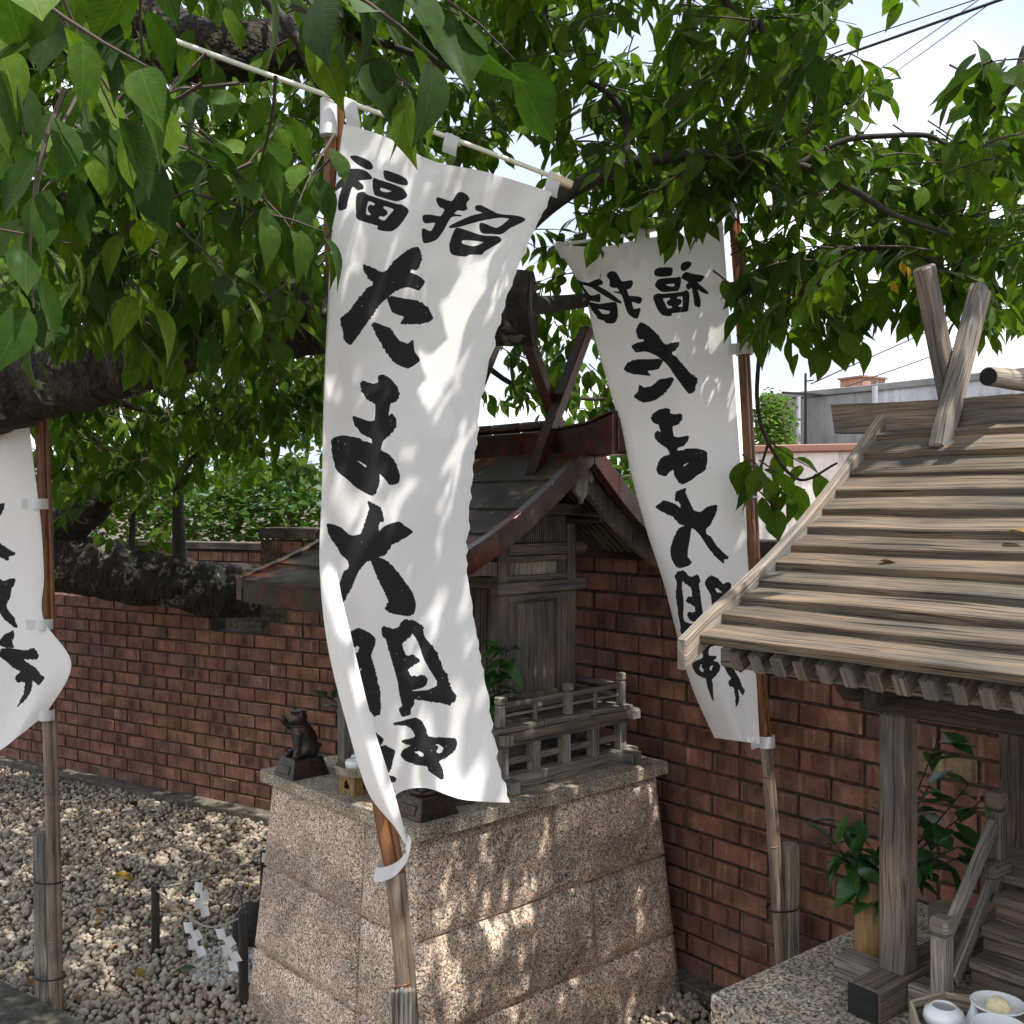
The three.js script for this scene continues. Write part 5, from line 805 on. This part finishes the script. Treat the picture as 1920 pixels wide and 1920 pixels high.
bush('green_bush', 'leafy green bush beyond the wall beside the copper roof', 'bush', P(545, 960, 8.2), [0.85, 0.52, 0.5], 1900, 0.085, [0.10, 0.17, 0.025]);
bush('green_bush', 'bright bush behind the young upright sprout beyond the wall', 'bush', P(400, 950, 8.6), [0.85, 0.6, 0.5], 1700, 0.08, [0.10, 0.17, 0.025]);
bush('green_bush', 'shaded bush behind the lichened trunk and pole', 'bush', P(180, 930, 8.8), [1.0, 0.65, 0.5], 1700, 0.085, [0.10, 0.17, 0.025]);
bush('green_bush', 'sunny bush behind the brick wall and the gable', 'bush', P(1210, 900, 6.2), [0.36, 0.42, 0.3], 700, 0.085, [0.10, 0.17, 0.025]);
bush('wall_vine', 'yellow-green vine covering the end of the grey concrete wall', 'vine', P(1446, 805, 14.5), [0.34, 0.62, 0.3], 2600, 0.07, [0.22, 0.33, 0.05]);
function leafSprig(g, r, p0, dir, len, n, size) {
  const pts = []; let p = p0.clone(), d = dir.clone().normalize(); for (let i = 0; i <= 4; i++) { pts.push([p.clone(), mix(0.0026, 0.0012, i / 4)]); d.add(V(rr(-0.15, 0.15, r), rr(-0.12, 0.1, r), rr(-0.15, 0.15, r))).normalize(); p = p.clone().addScaledVector(d, len / 4); }
  mesh('stem', tubeGeo(pts, { rad: 5, seg: 2 }), youngBark, g);
  for (let i = 0; i < n; i++) { const t = (i + 1) / n * 3.99, k = Math.min(3, Math.floor(t)), c = pts[k][0].clone().lerp(pts[k + 1][0], t - k), a = V(rr(-1, 1, r), rr(-0.55, 0.6, r), rr(-1, 1, r)).normalize(), m = mesh('leaf', leafVar[Math.floor(r() * 5)], pick(glossyLeaf, r), g), s = size * rr(0.7, 1.2, r), z = a, x = V(rr(-0.4, 0.4, r), 1, rr(-0.4, 0.4, r)).cross(z).normalize(), y = z.clone().cross(x); m.applyMatrix4(new THREE.Matrix4().makeBasis(x.multiplyScalar(s), y.multiplyScalar(s), z.multiplyScalar(s)).setPosition(c)); }
}
{ // bamboo vases with sakaki: one beside the plank-roofed shrine, two on the granite pedestal
  const vase = (c, rad, h, label, mat) => { const m = mesh('bamboo_vase', lathe([[0.0001, 0], [rad, 0], [rad * 1.02, 0.004], [rad * 0.97, 0.02], [rad * 0.97, h], [rad * 0.82, h], [rad * 0.8, h * 0.7], [0.0001, h * 0.7]], 28), mat, scene); m.position.copy(c); return tag(m, label, 'vase'); };
  const v = V(0.117, PV.top, -0.359).applyMatrix4(pvLocal); vase(v, 0.037, 0.175, 'tall tan bamboo vase behind the post of the plank-roofed shrine', tanCane);
  const g = thing('evergreen_branches', 'dark glossy evergreen branches rising from the tan bamboo vase', 'plant', [v.x, v.y + 0.13, v.z]), r = rng(31);
  for (const [d, l, n] of [[[-0.75, 1, 0.1], 0.15, 8], [[-0.5, 0.9, 0.5], 0.15, 8], [[-0.25, 1, -0.2], 0.16, 8], [[0.35, 1, 0.1], 0.26, 9], [[0.5, 1.1, 0.0], 0.36, 12], [[0.75, 0.9, 0.15], 0.30, 11], [[0.75, 0.45, 0.2], 0.24, 9], [[0.4, 0.5, 0.3], 0.2, 9], [[0.9, 0.75, -0.1], 0.3, 9]]) leafSprig(g, r, V(rr(-0.012, 0.012, r), 0, rr(-0.012, 0.012, r)), V(...d), l, n + 3, 0.075);
  [[V(0.44, 0, -0.175), 'small dark vase on the near side of the copper-roofed shrine door', 'glossy green sprig beside the copper-roofed shrine door, against the grey panel', [[-0.1, 1, 0.5], [0.3, 1, 0.3], [-0.4, 1, 0.1]], 41], [V(0.30, 0, -0.70), 'small dark vase on the far side of the copper-roofed shrine', 'glossy green sprig peeping out left of the banner against the brick wall', [[-0.5, 0.8, 0.3], [-0.6, 1, -0.1], [0, 1, 0.2]], 43]].forEach(([q, l1, l2, ds, sd], k) => {
    const c = q.clone().setY(SH.top + (k ? 0.0 : 0.188)).applyMatrix4(shLocal); vase(c, 0.02, k ? 0.13 : 0.07, l1, bronze); const s = thing('evergreen_sprig', l2, 'plant', [c.x, c.y + (k ? 0.1 : 0.05), c.z]), rs = rng(sd); for (const d of ds) leafSprig(s, rs, V(0, 0, 0), V(...d), 0.2, 9, 0.078);
  });
}

// ---------------------------------------------------------------- offerings on the plank-roofed shrine's slab
{
  const at = (x, y, z) => V(x, y, z).applyMatrix4(pvLocal).toArray(), T = PV.top;
  const g = thing('wooden_tray', 'octagonal wooden tray with white porcelain on the granite slab', 'tray', at(0.445, T, -0.140), PV.turn + 0.2);
  for (let k = 0; k < 8; k++) { const a = k / 8 * 6.2832 + 0.39, R0 = k % 2 ? 0.105 : 0.112; const m = box('rim_board', g, W.pale, [Math.cos(a) * 0.103, 0.060, Math.sin(a) * 0.088], [0.006, 0.036, 0.082], { grain: 2 }); m.rotation.y = -Math.atan2(Math.sin(a) / 0.088, Math.cos(a) / 0.103); }
  const fl = lathe([[0.0001, 0.046], [0.104, 0.046], [0.104, 0.040], [0.0001, 0.040]], 8), f = mesh('tray_floor', fl, W.pale, g); f.rotation.y = 0.0; f.scale.z = 0.86; for (const x of [-0.05, 0.05]) box('foot', g, W.pale, [x, 0.02, 0], [0.012, 0.04, 0.12]);
  const put = (name, geo, x, z, label, cat, y = T + 0.047) => { const m = mesh(name, geo, M.porcelain, scene); m.position.set(...at(x, y, z)); return tag(m, label, cat); };
  const inner = std({ color: lin(0.33, 0.33, 0.33), roughness: 0.25 });
  const potG = thing('water_pot', 'round white porcelain pot with an open grey mouth on the tray', 'pot', at(0.392, T + 0.047, -0.118)); mesh('body', lathe([[0.0001, 0], [0.016, 0], [0.018, 0.004], [0.029, 0.013], [0.033, 0.025], [0.029, 0.037], [0.019, 0.044], [0.0175, 0.043], [0.0185, 0.040]], 40), M.porcelain, potG); const w = mesh('water', new THREE.CircleGeometry(0.0185, 30), inner, potG); w.rotation.x = -Math.PI / 2; w.position.y = 0.0405;
  put('pot_lid', lathe([[0.0001, 0.052], [0.003, 0.051], [0.0045, 0.046], [0.004, 0.041], [0.006, 0.034], [0.012, 0.018], [0.021, 0.006], [0.023, 0.001], [0.0001, 0]], 32), 0.418, -0.165, 'pointed white porcelain lid standing behind the round pot', 'lid');
  const dish = (x, z, label) => put('footed_dish', lathe([[0.0001, 0.001], [0.021, 0], [0.023, 0.003], [0.017, 0.022], [0.014, 0.034], [0.028, 0.041], [0.041, 0.050], [0.0425, 0.053], [0.040, 0.0535], [0.026, 0.045], [0.0001, 0.041]], 44), x, z, label, 'dish');
  dish(0.452, -0.178, 'white footed porcelain dish holding a mound of salt'); dish(0.490, -0.105, 'empty white footed porcelain dish in front of the salt dish');
  const sg = new THREE.IcosahedronGeometry(0.02, 4), a = sg.attributes.position; for (let i = 0; i < a.count; i++) { const v = V(a.getX(i), a.getY(i), a.getZ(i)), k = 0.9 + 0.35 * (fbm(v.x * 130, v.y * 130, v.z * 130, 3) - 0.4); a.setXYZ(i, v.x * k, Math.max(-0.004, v.y * k * 0.85), v.z * k); } sg.computeVertexNormals();
  const salt = mesh('salt_mound', sg, std({ color: lin(0.72, 0.60, 0.36), roughness: 0.7 }), scene); salt.position.set(...at(0.452, T + 0.047 + 0.046, -0.178)); tag(salt, 'yellowish mound of salt heaped in the white footed dish', 'salt');
}

// ---------------------------------------------------------------- roped enclosure on the gravel, fallen leaves
{
  const posts = [[290, 1962 - 175, 1660, 'thin dark wooden stake at the corner of the roped patch, beside the green fallen leaf'], [455, 1883, 1712, 'dark wooden stake of the roped patch standing close to the granite pedestal'], [494, 1705, 1596, 'thin stake of the roped patch half hidden by the granite pedestal']];
  const tops = posts.map(([x, yb, yt, label]) => { const b = onFloor(x, yb, 0), h = EYE - (yt - HY) / F * -b.z; const m = mesh('rope_stake', cbox(0.028, h + 0.06, 0.028, 0.003, 1), W.dark, scene); m.position.set(b.x, h / 2 - 0.03, b.z); m.rotation.y = 0.4; tag(m, label, 'stake'); return V(b.x, h - 0.015, b.z); });
  const sag = (a, b, k) => [a, a.clone().lerp(b, 0.35).add(V(0, -k * 0.8, 0)), a.clone().lerp(b, 0.65).add(V(0, -k, 0)), b];
  const ropeMat = std({ color: lin(0.30, 0.27, 0.23), roughness: 0.95 }), paper = phys({ color: lin(0.72, 0.72, 0.72), roughness: 0.95, transmission: 0.15, thickness: 0, side: THREE.DoubleSide });
  [[0, 2, 0.02, 'thin slack rope between the far stakes of the patch'], [0, 1, 0.07, 'thin drooping rope hung with paper between the front stakes']].forEach(([i, j, k, l]) => tag(mesh('rope', tubeGeo(sag(tops[i], tops[j], k).map((v) => [v, 0.0035]), { rad: 6, seg: 6 }), ropeMat, scene), l, 'rope'));
  const shide = (px, py, Z, lean, n, label) => { const g = thing('paper_streamer', label, 'paper', P(px, py, Z).toArray(), 0.3), s = [0.022, 0.040]; let x = 0, y = 0; for (let i = 0; i < n; i++) { const m = mesh('paper_fold', gridGeo(3, 3, (u, v) => [(u - 0.5) * 0.026 + v * lean * 0.012, -v * 0.034, 0.006 * Math.sin(u * 3 + i)]), paper, g); m.position.set(x, y, i % 2 ? 0.006 : 0); m.rotation.z = (i % 2 ? 0.10 : -0.12) + lean * 0.15; x += (i % 2 ? -0.014 : 0.013) + lean * 0.012; y -= 0.027; } };
  shide(372, 1655, 3.35, 0.1, 4, 'white zigzag paper streamer hanging highest on the drooping rope'); shide(350, 1730, 3.2, 0.6, 4, 'white zigzag paper streamer trailing onto the gravel by the green leaf'); shide(410, 1742, 3.2, 0.8, 5, 'white zigzag paper streamer hanging beside the dark front stake'); shide(498, 1600, 3.75, 0, 2, 'scrap of white paper on the stake half hidden by the pedestal');
  const st = new THREE.IcosahedronGeometry(0.085, 3), a = st.attributes.position; for (let i = 0; i < a.count; i++) { const v = V(a.getX(i), a.getY(i), a.getZ(i)), k = 0.8 + 0.4 * fbm(v.x * 9, v.y * 9, v.z * 9, 3); a.setXYZ(i, v.x * k, v.y * k * 1.1, v.z * k * 0.7); } st.computeVertexNormals(); const m = mesh('dark_stone', st, std({ color: lin(0.10, 0.095, 0.09), map: dirtTex }), scene); m.position.copy(onFloor(478, 1780, 0)).setY(0.07); tag(m, 'dark upright stone inside the roped patch beside the pedestal', 'stone');
  // fallen leaves
  const brown = leafMat(0.36, 0.19, 0.05, { transmission: 0.1 }), rust = leafMat(0.34, 0.13, 0.05, { transmission: 0.1 });
  const fall = (px, py, h, s, mat, turn, label, tilt = 0) => { const p = onFloor(px, py, h), q = mesh('fallen_leaf', leafVar[1], mat, scene); q.position.copy(p).setY(h + 0.022); q.scale.setScalar(s); q.rotation.set(tilt, turn, 0.15); tag(q, label, 'leaf'); };
  fall(366, 1830, 0.02, 0.10, soloMats[1], -1.7, 'green fallen leaf lying on the gravel by the roped patch'); fall(210, 1652, 0.02, 0.11, brown, 1.5, 'yellow-brown fallen leaf on the gravel farther back'); fall(184, 1712, 0.02, 0.05, rust, 0.4, 'small rust-red fallen leaf on the shaded gravel'); fall(45, 1862, 0.02, 0.07, rust, 2.4, 'rust-red fallen leaf near the kerb'); fall(252, 1832, 0.02, 0.06, brown, 0.9, 'brown fallen leaf on gravel between the pole and the green leaf'); fall(410, 1650, 0.02, 0.06, brown, 2.0, 'tan fallen leaf in the sunlit patch by the rope');
  const rl = rng(88); for (let i = 0; i < 16; i++) { const q = mesh('dry_leaf', leafVar[3], rl() < 0.5 ? brown : rust, scene); q.position.copy(onFloor(mix(20, 470, rl()), mix(1520, 1880, rl()), 0.02)).setY(0.024); q.scale.setScalar(mix(0.025, 0.05, rl())); q.rotation.set(rl() - 0.5, rl() * 6, rl() - 0.5); tag(q, 'small curled dry leaf lying among the gravel stones', 'leaf', 'small dry leaves on the gravel'); }
  const roofLeaf = (x, z, y, mat, t, label) => { const q = mesh('fallen_leaf', leafVar[3], mat, scene); q.position.copy(V(x, y, z).applyMatrix4(pvLocal)); q.scale.setScalar(0.04); q.rotation.set(-0.4, t, 0.2); tag(q, label, 'leaf'); };
  roofLeaf(0.245, -0.165, 1.503, rust, 1.2, 'orange curled leaf lying on the plank roof'); roofLeaf(0.44, -0.24, 1.557, brown, 0.3, 'tan curled leaf near the outer end of the plank roof');
}

// ---------------------------------------------------------------- beyond the yard
{
  const stain = (s, drip) => tex(512, 256, (u, v) => { const a = tf(u, v, 40, 2, s, 3), b = tf(u, v, 6, 4, s + 7, 4), f = tf(u, v, 90, 50, s + 13, 2); const g = 0.86 - drip * sstep(0.5, 0.75, a) * 0.5 + 0.3 * (b - 0.5) + 0.08 * (f - 0.5); return [g, g * 0.99, g * 0.97]; });
  const pinkT = stain(5, 0.25), greyT = stain(25, 0.12); pinkT.repeat.set(0.6, 0.5); greyT.repeat.set(0.5, 0.4);
  const pink = std({ color: lin(1.0, 0.95, 0.90), map: pinkT }), grey = std({ color: lin(0.36, 0.36, 0.37), map: greyT }), pale = std({ color: lin(0.72, 0.74, 0.82), map: greyT }), glass = std({ color: lin(0.06, 0.05, 0.05), roughness: 0.15 }), salmon = std({ color: lin(0.72, 0.36, 0.26), map: pinkT }), brownTrim = std({ color: lin(0.32, 0.16, 0.12), roughness: 0.6 });
  const wallBetween = (g, name, a, b, h, th, mat) => { const d = b.clone().sub(a), L = Math.hypot(d.x, d.z), m = mesh(name, cbox(L, h, th, 0.01, 1), mat, g); m.position.set((a.x + b.x) / 2, h / 2, (a.z + b.z) / 2); m.rotation.y = -Math.atan2(d.z, d.x); return m; };
  { const a = P(1405, 843, 11.4), b = P(2150, 852, 10.2), g = thing('stucco_wall', 'pale pink stained stucco garden wall with a brown coping', 'wall'); wallBetween(g, 'wall', a, b, a.y - 0.04, 0.2, pink); const c = wallBetween(g, 'coping', a, b, 0.08, 0.3, brownTrim); c.position.y = a.y; }
  { const a = P(1440, 757, 16), m = P(1652, 735, 14.6), b = P(2060, 700, 12.2), g = thing('concrete_building', 'grey weathered concrete building wall behind the pink wall', 'building'); const h1 = P(1545, 745, 15.3).y, h2 = P(1800, 722, 13.6).y; const w1 = wallBetween(g, 'grey_wall', a, m, h1, 0.4, grey), w2 = wallBetween(g, 'pale_wall', m, b, h2 + 0.02, 0.42, pale); const c = wallBetween(g, 'roof_edge', m, b, 0.1, 0.5, grey); c.position.y = h2 + 0.06; const c2 = wallBetween(g, 'roof_edge', a, m, 0.09, 0.48, grey); c2.position.y = h1 + 0.045;
    const p = P(1640, 740, 14.3); mesh('downpipe', tubeGeo([[V(p.x, 0, p.z), 0.04], [V(p.x, 1.5, p.z), 0.04], [V(p.x, h1 + 0.05, p.z), 0.04]], { rad: 8, seg: 2 }), pale, g); const p2 = P(1497, 750, 15.2); mesh('downpipe', tubeGeo([[V(p2.x, 0, p2.z), 0.03], [V(p2.x, 1.5, p2.z), 0.03], [V(p2.x, h1, p2.z), 0.03]], { rad: 8, seg: 2 }), pale, g); }
  { const c = P(1617, 727, 26), g = thing('pink_rooftop_house', 'small pink rooftop room with dark windows above the concrete wall', 'building', [c.x, 0, c.z], 0.55), h = P(1617, 712, 26).y; box('wall', g, salmon, [0, h / 2, 0], [0.86, h, 0.72], { c: 0.01 }); box('roof', g, brownTrim, [0, h + 0.02, 0], [0.95, 0.05, 0.8]); for (const x of [-0.12, 0.14]) { const w = box('window', g, glass, [x + 0.1, h - 0.2, 0.362], [0.2, 0.26, 0.01]); box('frame', w, salmon, [0.11, 0, 0.004], [0.02, 0.26, 0.012]); } for (const z of [-0.1, 0.14]) box('window', g, glass, [0.432, h - 0.2, z], [0.01, 0.26, 0.18]); }
  { const p = P(1510, 700, 15), g = thing('antenna_mast', 'thin roof mast with a crossarm on the concrete wall', 'mast', [p.x, 0, p.z]); mesh('pole', tubeGeo([[V(0, 0, 0), 0.03], [V(0, 2, 0), 0.025], [V(0, p.y, 0), 0.018]], { rad: 8, seg: 2 }), wireMat, g); bar('crossarm', g, wireMat, [-0.35, p.y - 0.28, 0], [0.25, p.y - 0.32, 0], 0.03, 0.03); bar('crossarm', g, wireMat, [-0.02, p.y - 0.12, 0], [0.12, p.y - 0.10, 0], 0.02, 0.02); }
  { // parked car: only its roof shows over the wall
    const c = onFloor(1462, 1290, 0), Z = 8.6, x = (1470 - CX) / F * Z, g = thing('parked_car', 'orange-red car parked behind the brick wall, only its roof showing', 'car', [x, 0, -Z], 0.25), red = phys({ color: lin(0.55, 0.10, 0.035), roughness: 0.35, clearcoat: 0.8, clearcoatRoughness: 0.1 });
    const side = (pts, w, z) => { const e = extrude(pts, w, 0.03); e.translate(0, 0, z); return e; };
    mesh('body', side([[-1.6, 0.3], [1.6, 0.3], [1.66, 0.6], [1.5, 0.8], [-1.5, 0.84], [-1.66, 0.55]], 1.3, -0.65), red, g); mesh('cabin', side([[-1.2, 0.84], [0.95, 0.82], [0.55, 1.16], [-0.9, 1.19]], 1.14, -0.57), glass, g); mesh('roof', side([[-0.98, 1.17], [0.60, 1.14], [0.40, 1.215], [-0.1, 1.245], [-0.75, 1.225]], 1.16, -0.58), red, g);
    for (const wx of [-1.05, 1.05]) for (const wz of [-0.62, 0.62]) { const t = mesh('wheel', new THREE.TorusGeometry(0.22, 0.09, 10, 24), wireMat, g); t.position.set(wx, 0.3, wz); mesh('rim', new THREE.CylinderGeometry(0.16, 0.16, 0.08, 16).rotateX(Math.PI / 2), whitePlastic, t); }
  }
  // overhead lines
  const line = (a, b, r, sagY, label) => { const m = a.clone().lerp(b, 0.5).add(V(0, -sagY, 0)); tag(mesh('overhead_cable', tubeGeo([a, m, b].map((v) => [v, r]), { rad: 6, seg: 10 }), wireMat, scene), label, 'cable', 'overhead cables'); };
  line(P(2050, -60, 13), P(1080, 262, 24), 0.022, 0.1, 'thick black overhead cable crossing the sky above the trees'); line(P(2010, -60, 13), P(1060, 250, 24), 0.009, 0.05, 'thin messenger wire looping just above the thick black cable'); line(P(1990, -110, 13), P(1480, 235, 26), 0.008, 0.1, 'thin wire crossing beneath the thick black cable'); line(P(2010, -105, 13), P(1500, 250, 26), 0.008, 0.1, 'thin wire running close beside the lower crossing wire'); line(P(1520, 720, 16), P(1960, 505, 26), 0.011, 0.1, 'thin wire rising from the roof mast behind the leaves'); line(P(1530, 745, 16), P(2000, 560, 26), 0.011, 0.1, 'lower thin wire rising from the roof mast');
  // distant wooded ridge
  const hill = gridGeo(60, 8, (u, v) => { const x = mix(-2600, 2600, u), h = 70 + 75 * fbm(u * 6, 2, 0, 4); return [x, h * v - 5, -2300 - 500 * v, u * 60, v * 8]; }); structure('hills', hill, std({ color: lin(0.06, 0.10, 0.06), roughness: 1 }));
}
renderer.render(scene, camera);
